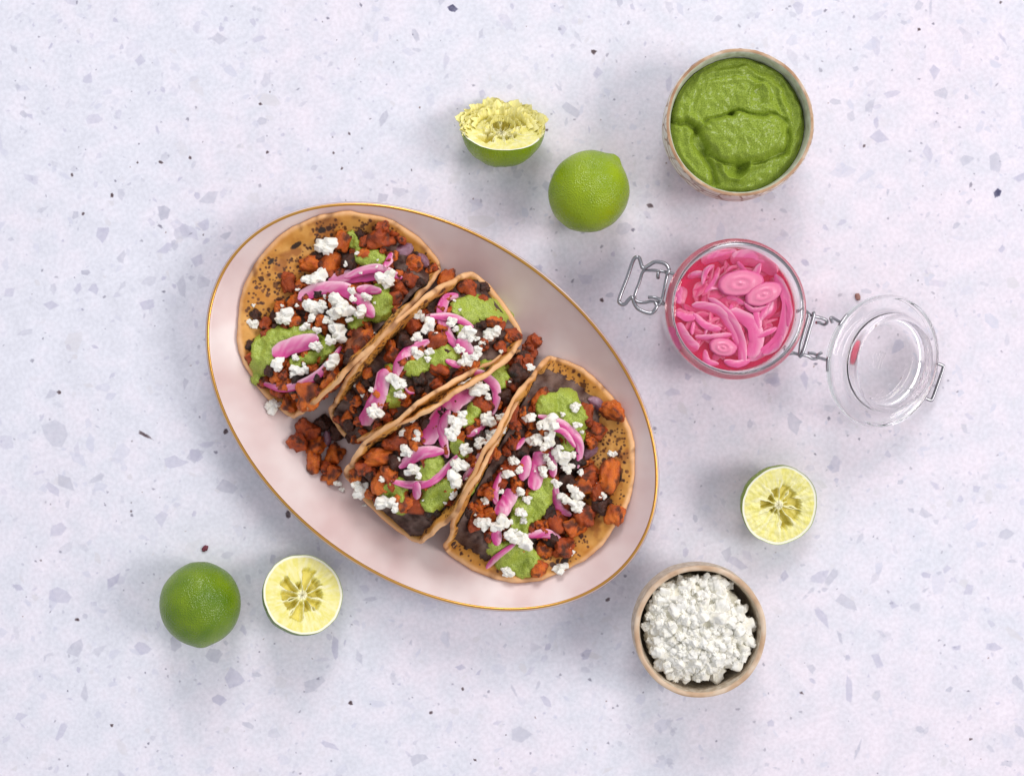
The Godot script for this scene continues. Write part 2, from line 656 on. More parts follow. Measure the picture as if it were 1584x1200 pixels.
func oval(rho: float, off: float, ang: float) -> Vector2:
	var p := Vector2(cos(ang) * PLATE_A * rho, sin(ang) * PLATE_B * rho)
	var n := Vector2(cos(ang) / PLATE_A, sin(ang) / PLATE_B).normalized()
	return (p + n * off).rotated(deg_to_rad(PLATE_TURN))


func build_platter():
	var c := plan(668.5, 629, PLATE_TOP)
	plate_at = Vector2(c.x, c.z)
	var o := thing("serving_platter", "oval pale pink glazed platter with a gold rim, holding the four tacos", "platter", Vector3(plate_at.x, 0, plate_at.y))
	var sh := Shape.new()
	var rows := []
	for k in 34:
		var rho := 0.985 * k / 33.0
		rows.append([rho, 0.0, 0.006 + 0.0235 * pow(clampf((rho - 0.6) / 0.39, 0.0, 1.1), 1.8)])
	rows.append([0.993, 0.0, 0.0300])
	rows.append([1.0, 0.0, 0.0302])
	rows.append([1.0, 0.0012, 0.0296])
	for k in range(12, -1, -1):
		var rho := 0.55 + 0.45 * k / 12.0
		rows.append([rho, 0.0018, 0.0018 + 0.0262 * pow(clampf((rho - 0.6) / 0.39, 0.0, 1.1), 1.8)])
	rows.append([0.54, 0.0, 0.0])
	rows.append([0.50, 0.0, 0.0])
	rows.append([0.49, 0.0, 0.002])
	rows.append([0.0, 0.0, 0.002])
	var n := 160
	for row in rows:
		for i in n:
			var a := TAU * i / n
			var p := oval(row[0], row[1], a)
			var lift: float = 0.0004 * nz.get_noise_2d(cos(a) * 1.4, sin(a) * 1.4) * smoothstep(0.8, 1.0, row[0])
			sh.add(Vector3(p.x, row[2] + lift, p.y))
	sh.sheet(0, n, rows.size(), true)
	put("dish", sh.done(), M.glaze, o)
	var rim := Shape.new()
	var path := []
	for i in n:
		var a := TAU * i / n
		var p := oval(1.0, 0.0, a)
		path.append(Vector3(p.x, 0.0300 + 0.0004 * nz.get_noise_2d(cos(a) * 1.4, sin(a) * 1.4), p.y))
	tube(rim, path, 0.0009, 10, true)
	put("gold_rim", rim.done(), M.gold, o)


# ------------------------------------------------------------------ food prototypes

var potato_mesh := []      # [tone][variant]
var crumb_mesh := []
var bulb_mesh := []

func prototypes():
	var tones := [
		[Color(0.86, 0.22, 0.022), Color(0.56, 0.090, 0.013), Color(0.09, 0.024, 0.012)],
		[Color(0.60, 0.11, 0.016), Color(0.31, 0.047, 0.013), Color(0.055, 0.019, 0.011)],
		[Color(0.10, 0.034, 0.018), Color(0.05, 0.020, 0.014), Color(0.018, 0.011, 0.010)],
		[Color(0.58, 0.22, 0.09), Color(0.40, 0.09, 0.03), Color(0.12, 0.03, 0.015)],
	]
	for t in tones.size():
		var set_ := []
		for k in 4:
			var sh := ball(10)
			var s := 31.7 * t + 7.3 * k
			var squash := Vector3(rng.randf_range(0.8, 1.15), rng.randf_range(0.7, 1.0), rng.randf_range(0.85, 1.2))
			for i in sh.v.size():
				var p := sh.v[i]
				var q := pow(pow(absf(p.x), 4.0) + pow(absf(p.y), 4.0) + pow(absf(p.z), 4.0), 0.25)
				p /= q
				var sharp := p.length()
				var big := nz.get_noise_3d(p.x * 0.55 + s, p.y * 0.55, p.z * 0.55)
				var fine := nz.get_noise_3d(p.x * 1.7 + s, p.y * 1.7 + 9.0, p.z * 1.7)
				p *= 1.0 + 0.42 * big + 0.20 * fine + 0.10 * nc.get_noise_3d(p.x * 1.3 + s, p.y * 1.3, p.z * 1.3)
				sh.v[i] = p * squash
				var w := clampf(0.45 + 0.9 * nz.get_noise_3d(p.x * 0.8, p.y * 0.8 + s, p.z * 0.8) + 0.4 * fine, 0.0, 1.0)
				var col: Color = tones[t][0].lerp(tones[t][1], w)
				var char_ := smoothstep(0.04, 0.38, nz.get_noise_3d(p.x * 0.6, p.y * 0.6, p.z * 0.6 + s * 1.3) + 0.5 * (sharp - 1.18) + 0.2 * fine)
				sh.c[i] = col.lerp(tones[t][2], char_ * 0.9)
			set_.append(sh.done(false, true))
		potato_mesh.append(set_)
	for k in 10:
		var sh := ball(14)
		var lumps := []
		for q in rng.randi_range(6, 10):
			lumps.append([turn(), Vector3(rng.randf_range(-0.58, 0.58), rng.randf_range(-0.34, 0.34), rng.randf_range(-0.58, 0.58)), Vector3(rng.randf_range(0.18, 0.42), rng.randf_range(0.16, 0.36), rng.randf_range(0.18, 0.42))])
		lumps.append([turn(), Vector3.ZERO, Vector3(0.36, 0.3, 0.36)])
		for i in sh.v.size():
			var d := sh.v[i].normalized()
			var best := 0.3
			for l in lumps:
				# how far along d the turned box reaches
				var o: Vector3 = l[0] * (-l[1])
				var w: Vector3 = l[0] * d
				var near := -9.0
				var far := 9.0
				for e in 3:
					var ww: float = w[e] if absf(w[e]) > 1e-5 else 1e-5
					var t0: float = (-l[2][e] - o[e]) / ww
					var t1: float = (l[2][e] - o[e]) / ww
					near = maxf(near, minf(t0, t1))
					far = minf(far, maxf(t0, t1))
				if far > near and far > 0.0:
					best = maxf(best, far)
			best = minf(best, 1.1) * (1.0 + 0.10 * nz.get_noise_3d(d.x * 2.6 + k * 5.0, d.y * 2.6, d.z * 2.6) + 0.07 * nc.get_noise_3d(d.x * 5.0, d.y * 5.0 + k, d.z * 5.0))
			sh.v[i] = d * best
			sh.c[i] = Color(0.94, 0.93, 0.865).lerp(Color(0.92, 0.87, 0.68), clampf(nz.get_noise_3d(d.x, d.y, d.z + k) + 0.05, 0.0, 1.0))
		crumb_mesh.append(sh.done(false, true))
	for k in 3:     # flakes of cooked red onion: a curved petal, dark mauve
		var sh := Shape.new()
		var n := 10
		for side in 2:
			for j in n + 1:
				for i in n + 1:
					var a := 2.0 * i / n - 1.0
					var b := 2.0 * j / n - 1.0
					var w := sqrt(maxf(0.0, 1.0 - a * a * 0.92))
					var p := Vector3(a * 1.1, 0.5 * (1.0 - b * b) - 0.25 + 0.12 * nz.get_noise_2d(a + k * 3.0, b) - (0.14 * (1.0 - pow(absf(b), 4.0)) * w if side == 1 else 0.0), b * 0.75 * w)
					sh.add(p, Color(0.16, 0.05, 0.075).lerp(Color(0.34, 0.20, 0.26), clampf(0.5 + b * 0.4 + 0.6 * nz.get_noise_2d(a * 2.0, b * 3.0 + k), 0.0, 1.0)))
			var first := side * (n + 1) * (n + 1)
			for j in n:
				for i in n:
					var a := first + j * (n + 1) + i
					if side == 0:
						sh.quad(a, a + 1, a + n + 2, a + n + 1)
					else:
						sh.quad(a, a + n + 1, a + n + 2, a + 1)
		bulb_mesh.append(sh.done(false, true))


# ------------------------------------------------------------------ the heap's height, kept on a grid of millimetres

const HN := 381
var heap := PackedFloat32Array()

func heap_start():
	heap.resize(HN * HN)
	for j in HN:
		for i in HN:
			heap[j * HN + i] = plate_y(plate_at.x + (i - HN / 2) * 0.001, plate_at.y + (j - HN / 2) * 0.001)


func heap_at(x: float, z: float) -> float:
	var u := clampf((x - plate_at.x) * 1000.0 + HN / 2, 0.0, HN - 1.01)
	var w := clampf((z - plate_at.y) * 1000.0 + HN / 2, 0.0, HN - 1.01)
	var i := int(u)
	var j := int(w)
	var k := j * HN + i
	return lerpf(lerpf(heap[k], heap[k + 1], u - i), lerpf(heap[k + HN], heap[k + HN + 1], u - i), w - j)


func heap_over(x: float, z: float, r: float, high := 0.5) -> float:
	var top := -1.0
	var sum := 0.0
	for k in 9:
		var a := TAU * k / 8.0
		var q := 0.0 if k == 8 else r
		var h := heap_at(x + cos(a) * q, z + sin(a) * q)
		top = maxf(top, h)
		sum += h
	return lerpf(sum / 9.0, top, high)


func heap_raise(x: float, z: float, r: float, top: float):
	var ci := int(round((x - plate_at.x) * 1000.0)) + HN / 2
	var cj := int(round((z - plate_at.y) * 1000.0)) + HN / 2
	var n := int(ceil(r * 1000.0))
	for j in range(maxi(0, cj - n), mini(HN, cj + n + 1)):
		for i in range(maxi(0, ci - n), mini(HN, ci + n + 1)):
			var d := Vector2(i - ci, j - cj).length() * 0.001 / r
			if d < 1.0:
				heap[j * HN + i] = maxf(heap[j * HN + i], top - r * 0.7 * d * d)


func on_heap(u: float, v: float, r := 0.002, high := 0.5) -> Vector3:
	var p := plan(u, v, 0.03)
	for k in 3:
		p = plan(u, v, clampf(heap_over(p.x, p.z, r, high), 0.0, 0.08))
	return p


# ------------------------------------------------------------------ tacos

class Taco:
	var o: Vector2
	var f: Vector2
	var a: Vector2
	var r := 0.069
	var flip := 1.0          # -1: the upright leaf is on the low side
	var open := false
	var y0 := 0.0075
	var seed_ := 0.0
	var xs := PackedFloat32Array()
	var ys := PackedFloat32Array()
	var ph := PackedFloat32Array()
	var fl := PackedFloat32Array()
	var bow := 0.0
	var splay := 0.0
	var near := 1.0
	var wide := 1.0
	var lift := 0.0

	func spread(s: float) -> float:
		return wide * (1.0 + splay * clampf(s / r, -1.0, 1.0))

	func shape(keys: Array):
		var n := 181
		xs.resize(n)
		ys.resize(n)
		ph.resize(n)
		for k in n:
			var t := (k - 90) * 0.1
			var phi: float = keys[1]
			for q in range(0, keys.size() - 2, 2):
				if t >= keys[q] and t <= keys[q + 2]:
					var w: float = (t - keys[q]) / (keys[q + 2] - keys[q])
					phi = lerpf(keys[q + 1], keys[q + 3], w * w * (3.0 - 2.0 * w))
			if t > keys[keys.size() - 2]:
				phi = keys[keys.size() - 1]
			ph[k] = deg_to_rad(phi)
		for k in range(91, n):
			xs[k] = xs[k - 1] + 0.001 * cos((ph[k] + ph[k - 1]) / 2)
			ys[k] = ys[k - 1] + 0.001 * sin((ph[k] + ph[k - 1]) / 2)
		for k in range(89, -1, -1):
			xs[k] = xs[k + 1] - 0.001 * cos((ph[k] + ph[k + 1]) / 2)
			ys[k] = ys[k + 1] - 0.001 * sin((ph[k] + ph[k + 1]) / 2)
		fl.resize(201)
		for k in 201:
			var x := (k - 100) * 0.001
			var best := 0.09
			for q in n - 1:
				if x >= minf(xs[q], xs[q + 1]) - 0.0002 and x <= maxf(xs[q], xs[q + 1]) + 0.0002:
					best = minf(best, ys[q])
			fl[k] = best

	func at(t: float) -> Vector3:
		var u := clampf(t * 1000.0 + 90.0, 0.0, 179.99)
		var k := int(u)
		var w := u - k
		return Vector3(lerpf(xs[k], xs[k + 1], w), lerpf(ys[k], ys[k + 1], w), lerpf(ph[k], ph[k + 1], w))

	func floor_at(x: float) -> float:
		var u := clampf(x * 1000.0 + 100.0, 0.0, 199.99)
		var k := int(u)
		return lerpf(fl[k], fl[k + 1], u - k)


var tacos := []

func smax(a: float, b: float, k: float) -> float:
	var h := clampf(0.5 + 0.5 * (a - b) / k, 0.0, 1.0)
	return lerpf(b, a, h) + k * h * (1.0 - h)


func tortilla_point(T: Taco, s: float, t: float) -> Vector3:
	if s < 0.0:
		s *= T.near
	var q := T.at(t)
	var lean := T.bow * (1.0 - s * s / (T.r * T.r)) * clampf(q.y / 0.05, 0.0, 1.0) * signf(q.x)
	var x := (q.x + lean) * T.flip * T.spread(s)
	var e := Vector2(s, t).length() / T.r
	x += (0.0026 * e * nz.get_noise_3d(s * 26.0, t * 20.0, T.seed_) + 0.0007 * nz.get_noise_3d(s * 85.0, t * 60.0, T.seed_ + 2.0)) * sin(q.z)
	var p := T.o + T.f * s + T.a * x
	var y := T.y0 + q.y * (1.0 - 0.12 * pow(s / T.r, 2.0)) + T.lift * pow(absf(s) / T.r, 4.0) + 0.0016 * e * nz.get_noise_3d(s * 22.0, t * 22.0, T.seed_ + 8.0)
	return Vector3(p.x, smax(y, plate_y(p.x, p.y) + 0.0012, 0.003), p.y)


func taco_fill(T: Taco, s: float, x: float) -> float:
	# top of the mash at that place across the fold, or -1 outside it
	if s < 0.0:
		s /= T.near
	var xm := x * T.flip / T.spread(s)
	var lump := nz.get_noise_3d(s * 70.0, x * 70.0, T.seed_ + 3.0) * 0.0022
	if not T.open:
		if absf(s) > T.r - 0.004 or absf(xm) > 0.0245:
			return -1.0
		var l := T.y0 + T.lift * pow(absf(s) / T.r, 4.0) + 0.038 * (1.0 - pow(absf(s) / T.r, 2.4)) + 0.003 * (1.0 - pow(xm / 0.024, 2.0)) + lump
		return l if l > T.y0 + T.floor_at(xm) + T.lift * pow(absf(s) / T.r, 4.0) + 0.002 else -1.0
	var edge := minf(xm - (-0.040 + 4.0 * s * s), 0.064 - Vector2(s, xm * 0.8).length())
	if edge < 0.0 or xm > 0.0195:
		return -1.0
	var depth := lerpf(0.006, 0.021, smoothstep(-0.042, 0.022, xm)) * smoothstep(0.0, 0.012, edge)
	var p := T.o + T.f * s + T.a * x
	var fl := maxf(T.y0 + minf(T.floor_at(xm), 0.012), plate_y(p.x, p.y) + 0.001)
	return fl + 0.0022 + depth + lump * smoothstep(0.0, 0.01, edge)


func add_tortilla(T: Taco, parent: Node3D, m: Material, spin: float):
	var sh := Shape.new()
	var rings := 36
	var n := 180
	var eps := 0.0008
	var side_n := []
	for pass_ in 2:
		for j in rings + 1:
			var rho := float(j) / rings
			for i in n:
				var ang := TAU * i / n
				var rr := T.r * rho * (1.0 + (0.02 * nz.get_noise_3d(cos(ang) * 2.0, sin(ang) * 2.0, T.seed_ + 70.0) + 0.008 * nz.get_noise_3d(cos(ang) * 9.0, sin(ang) * 9.0, T.seed_ + 71.0)) * rho)
				var s := cos(ang) * rr
				var t := sin(ang) * rr
				var p := tortilla_point(T, s, t)
				var nn := (tortilla_point(T, s + eps, t) - p).cross(tortilla_point(T, s, t + eps) - p).normalized()
				if nn.dot(Vector3(-sin(T.at(t).z) * T.flip * T.a.x, cos(T.at(t).z), -sin(T.at(t).z) * T.flip * T.a.y)) < 0.0:
					nn = -nn
				var thick := 0.0031 * (1.0 - 0.3 * smoothstep(0.95, 1.0, rho)) * (1.0 + 0.55 * nz.get_noise_3d(s * 60.0, t * 60.0, T.seed_ + 20.0))
				var half := Vector2(s, t).rotated(spin) / (2.0 * T.r * 1.03) + Vector2(0.5, 0.5)
				var rimmed := smoothstep(0.93, 0.985, rho)
				var toast := clampf(0.5 + 0.9 * nz.get_noise_3d(s * 45.0, t * 45.0, T.seed_ + 33.0) + 0.5 * nz.get_noise_3d(s * 160.0, t * 160.0, T.seed_ + 35.0), 0.0, 1.0)
				var burnt := smoothstep(0.22, 0.42, nz.get_noise_3d(s * 75.0, t * 75.0, T.seed_ + 44.0))
				var col := Color.WHITE.lerp(Color(0.78, 0.62, 0.46), rimmed * toast * 0.75).lerp(Color(0.28, 0.17, 0.11), rimmed * burnt * 0.75)
				sh.add(p + nn * (thick if pass_ == 0 else 0.0), col, half)
	var block := (rings + 1) * n
	sh.sheet(0, n, rings + 1, true)
	for j in rings:
		for i in n:
			var a := block + j * n + i
			var b := block + j * n + (i + 1) % n
			sh.quad(a, a + n, b + n, b)
	for i in n:
		var a := rings * n + i
		var b := rings * n + (i + 1) % n
		sh.quad(a, b, b + block, a + block)
	put("tortilla", sh.done(), m, parent, Transform3D(Basis(), -parent.position))


func add_mash(T: Taco, parent: Node3D):
	var sh := Shape.new()
	var n := 124
	var index := {}
	var step := 0.0012
	for j in range(-n / 2, n / 2 + 1):
		for i in range(-n / 2, n / 2 + 1):
			var s := j * step
			var x := i * step
			var l := taco_fill(T, s, x)
			if l < 0.0:
				continue
			var p := T.o + T.f * s + T.a * x
			l += 0.0030 * nz.get_noise_3d(p.x * 150.0, p.y * 150.0, 4.0) - 0.0030 * nc.get_noise_3d(p.x * 210.0, p.y * 210.0, 1.0)
			var mix := clampf(0.5 + 1.1 * nz.get_noise_3d(p.x * 90.0, p.y * 90.0, 9.0), 0.0, 1.0)
			index[Vector2i(i, j)] = sh.add(Vector3(p.x, l, p.y), Color(0.08, 0.034, 0.025).lerp(Color(0.27, 0.185, 0.155), mix))
	for key in index:
		var b: Vector2i = key + Vector2i(1, 0)
		var d: Vector2i = key + Vector2i(1, 1)
		var e: Vector2i = key + Vector2i(0, 1)
		if index.has(b) and index.has(d) and index.has(e):
			sh.quad(index[key], index[b], index[d], index[e])
	# a skirt down to the tortilla closes the mash at its border
	var border := {}
	for k in range(0, sh.ix.size(), 3):
		for q in 3:
			var a := sh.ix[k + q]
			var b := sh.ix[k + (q + 1) % 3]
			if border.has(Vector2i(b, a)):
				border.erase(Vector2i(b, a))
			else:
				border[Vector2i(a, b)] = true
	var low := {}
	for e in border:
		for q in [e.x, e.y]:
			if not low.has(q):
				var p := sh.v[q]
				low[q] = sh.add(Vector3(p.x, maxf(plate_y(p.x, p.z) + 0.0015, p.y - (0.02 if not T.open else 0.004)), p.z), sh.c[q])
	for e in border:
		sh.quad(e.y, e.x, low[e.x], low[e.y])
	put("bean_mash", sh.done(true), M.bean, parent, Transform3D(Basis(), -parent.position))


func heap_add_fill(T: Taco):
	for j in HN:
		for i in HN:
			var p := Vector2(plate_at.x + (i - HN / 2) * 0.001, plate_at.y + (j - HN / 2) * 0.001) - T.o
			var s := p.dot(T.f)
			var x := p.dot(T.a)
			if absf(s) > 0.072 or absf(x) > 0.07:
				continue
			var l := taco_fill(T, s, x)
			var k := j * HN + i
			if l > 0.0:
				heap[k] = maxf(heap[k], l)
			elif T.open and s * s + x * x < T.r * T.r * 0.9 and x * T.flip < 0.025:
				heap[k] = maxf(heap[k], maxf(T.y0 + T.floor_at(x * T.flip), plate_y(p.x + T.o.x, p.y + T.o.y) + 0.0015) + 0.002)


func add_piece(parent: Node3D, u: float, v: float, r_units: float, tone: int):
	var r := r_units / UNITS * 0.92 * rng.randf_range(0.9, 1.1)
	var p := on_heap(u, v, r * 0.6, 0.35)
	var mesh: Mesh = bulb_mesh[rng.randi() % 3] if tone == 4 else potato_mesh[tone][rng.randi() % 4]
	var b := turn() if tone != 4 else Basis(Vector3.UP, rng.randf() * TAU) * Basis(Vector3.RIGHT, rng.randf_range(-0.5, 0.5))
	p.y += r * (0.32 if tone != 4 else 0.35)
	put("onion_flake" if tone == 4 else "potato_cube", mesh, M.onion_dark if tone == 4 else M.potato, parent, Transform3D(b.scaled(Vector3.ONE * r), p - parent.position))
	heap_raise(p.x, p.z, r * 1.05, p.y + r * 0.75)


func add_sauce(parent: Node3D, circles: Array, thick := 0.0048):
	var cs := []
	var lo := Vector2(9, 9)
	var hi := Vector2(-9, -9)
	for k in range(0, circles.size(), 3):
		var p := on_heap(circles[k], circles[k + 1], 0.004, 0.5)
		var r: float = circles[k + 2] / UNITS * 1.06
		cs.append(Vector3(p.x, p.z, r))
		lo = lo.min(Vector2(p.x - r, p.z - r))
		hi = hi.max(Vector2(p.x + r, p.z + r))
	lo -= Vector2.ONE * 0.005
	hi += Vector2.ONE * 0.005
	var step := 0.0008
	var nx := int((hi.x - lo.x) / step) + 1
	var ny := int((hi.y - lo.y) / step) + 1
	var base := PackedFloat32Array()
	base.resize(nx * ny)
	var dist := PackedFloat32Array()
	dist.resize(nx * ny)
	for j in ny:
		for i in nx:
			var x := lo.x + i * step
			var z := lo.y + j * step
			var d := -1.0
			for c in cs:
				d = smax(d, c.z - Vector2(x - c.x, z - c.y).length(), 0.0045)
			d += 0.0014 * nz.get_noise_3d(x * 150.0, z * 150.0, 2.0) + 0.0006 * nz.get_noise_3d(x * 420.0, z * 420.0, 5.0)
			dist[j * nx + i] = d
			base[j * nx + i] = heap_over(x, z, 0.0035, 0.25) if d > -0.003 else 0.0
	var sh := Shape.new()
	var index := PackedInt32Array()
	index.resize(nx * ny)
	index.fill(-1)
	for k in nx * ny:
		if dist[k] < -0.0022:
			continue
		var x := lo.x + (k % nx) * step
		var z := lo.y + (k / nx) * step
		var d := dist[k]
		var y := base[k]
		if d > 0.0:
			var w := 1.0 - minf(d / 0.006, 1.0)
			y += thick * (0.25 + 0.75 * sqrt(1.0 - w * w)) + 0.0016 * nz.get_noise_3d(x * 110.0, z * 110.0, 6.0) + 0.0006 * nz.get_noise_3d(x * 330.0, z * 330.0, 7.0)
		else:
			y += thick * 0.25 + d * 3.2
		index[k] = sh.add(Vector3(x, y, z))
		if d > 0.0:
			var hi_ := int(round((x - plate_at.x) * 1000.0)) + HN / 2
			var hj := int(round((z - plate_at.y) * 1000.0)) + HN / 2
			heap[hj * HN + hi_] = maxf(heap[hj * HN + hi_], y)
	for j in ny - 1:
		for i in nx - 1:
			var k := j * nx + i
			if index[k] >= 0 and index[k + 1] >= 0 and index[k + nx] >= 0 and index[k + nx + 1] >= 0:
				sh.quad(index[k], index[k + 1], index[k + nx + 1], index[k + nx])
	put("green_sauce", sh.done(true), M.sauce, parent, Transform3D(Basis(), -parent.position))


func strip_mesh(path: Array, width: float, thick: float, deep: float, twist := 0.0, blunt := false, hot := 0.0) -> ArrayMesh:
	# a sliver of pickled onion: a curved band, thin at its ends, deeper pink along one edge
	var sh := Shape.new()
	var n := path.size()
	var sides := 16
	var s := rng.randf() * 50.0
	for k in n:
		var w := float(k) / (n - 1)
		var before: Vector3 = path[maxi(k - 1, 0)]
		var after: Vector3 = path[mini(k + 1, n - 1)]
		var t := (after - before).normalized()
		var up := Vector3.UP.rotated(t, twist + 0.5 * nz.get_noise_2d(w * 1.5, s))
		up = (up - t * up.dot(t)).normalized()
		var side := t.cross(up)
		var taper := pow(sin(PI * clampf(w * 0.94 + 0.03, 0.0, 1.0)), 0.55)
		if blunt:
			taper = clampf(minf(w, 1.0 - w) * 9.0 + 0.25, 0.0, 1.0) * lerpf(0.75, 1.0, sin(PI * w))
		taper *= 1.0 + 0.12 * nz.get_noise_2d(w * 4.0, s + 9.0)
		for i in sides:
			var a := TAU * i / sides
			var across := cos(a)
			var lift := sin(a) * thick * 0.5 * (0.35 + 0.65 * taper) + thick * 0.35 * (1.0 - across * across)
			var p: Vector3 = path[k] + side * across * width * 0.5 * taper + up * lift
			var q := clampf(0.5 + 0.5 * across + 0.35 * nz.get_noise_2d(w * 5.0 + across, s + 20.0), 0.0, 1.0)
			var col := Color(0.82, 0.29, 0.49).lerp(Color(0.69, 0.085, 0.33), smoothstep(0.1, 0.85, q))
			col = col.lerp(Color(0.60, 0.02, 0.19), deep * smoothstep(0.3, 1.0, q))
			col = col.lerp(Color(0.90, 0.68, 0.74), 0.6 * smoothstep(0.35, 0.0, q))
			col = col.lerp(Color(0.92, 0.66, 0.74), 0.5 * smoothstep(0.15, 0.5, nz.get_noise_2d(across * 3.4 + s, w * 1.6)))
			col = col.lerp(Color(0.85, 0.13, 0.34), hot * (0.5 + 0.5 * q))
			sh.add(p, col)
	sh.sheet(0, sides, n, true)
	for e in [0, n - 1]:
		var m := sh.add(path[e], sh.c[e * sides])
		for i in sides:
			if e == 0:
				sh.tri(m, (i + 1) % sides, i)
			else:
				sh.tri(m, e * sides + i, e * sides + (i + 1) % sides)
	return sh.done()


func add_onion(parent: Node3D, pts: Array, width_units: float, deep := 0.3, blunt := false):
	var flat := []
	for k in range(0, pts.size(), 2):
		flat.append(Vector3(pts[k], 0, pts[k + 1]))
	flat = curve_points(flat, 7)
	var n := flat.size()
	var w := width_units / UNITS * 1.38
	var hs := []
	var path := []
	for k in n:
		var p := on_heap(flat[k].x, flat[k].z, w * 0.35, 0.75)
		path.append(p)
		hs.append(p.y)
	for pass_ in 5:
		var nu := hs.duplicate()
		for k in n:
			nu[k] = maxf((hs[maxi(k - 1, 0)] + hs[k] + hs[mini(k + 1, n - 1)]) / 3.0, path[k].y - 0.0008)
		hs = nu
	for k in n:
		path[k] = plan(flat[k].x, flat[k].z, hs[k] + 0.0008)
	put("onion_strip", strip_mesh(path, w * 0.92, 0.0011, deep, rng.randf_range(-0.25, 0.25), blunt), M.onion, parent, Transform3D(Basis(), -parent.position))
	for k in n:
		heap_raise(path[k].x, path[k].z, w * 0.5, path[k].y + 0.0022)


func add_crumb(parent: Node3D, u: float, v: float, r_units: float):
	var r := r_units / UNITS * 1.05
	var p := on_heap(u, v, r * 0.7, 0.45)
	p.y += r * 0.38
	var b := Basis(Vector3.UP, rng.randf() * TAU) * Basis(Vector3.RIGHT, rng.randf_range(-0.4, 0.4))
	put("cheese_crumb", crumb_mesh[rng.randi() % 10], M.cheese, parent, Transform3D(b.scaled(Vector3(r * 1.1, r * 0.95, r * rng.randf_range(0.85, 1.1))), p - parent.position))
	heap_raise(p.x, p.z, r * 0.9, p.y + r * 0.5)


func new_taco(u: float, v: float, turn_deg: float, open: bool, flip: float, keys: Array, seed_: float) -> Taco:
	var T := Taco.new()
	var c := plan(u, v, 0.02)
	T.o = Vector2(c.x, c.z)
	T.f = Vector2.from_angle(deg_to_rad(turn_deg))
	T.a = Vector2(-T.f.y, T.f.x)
	T.open = open
	T.flip = flip
	T.seed_ = seed_
	T.shape(keys)
	tacos.append(T)
	return T


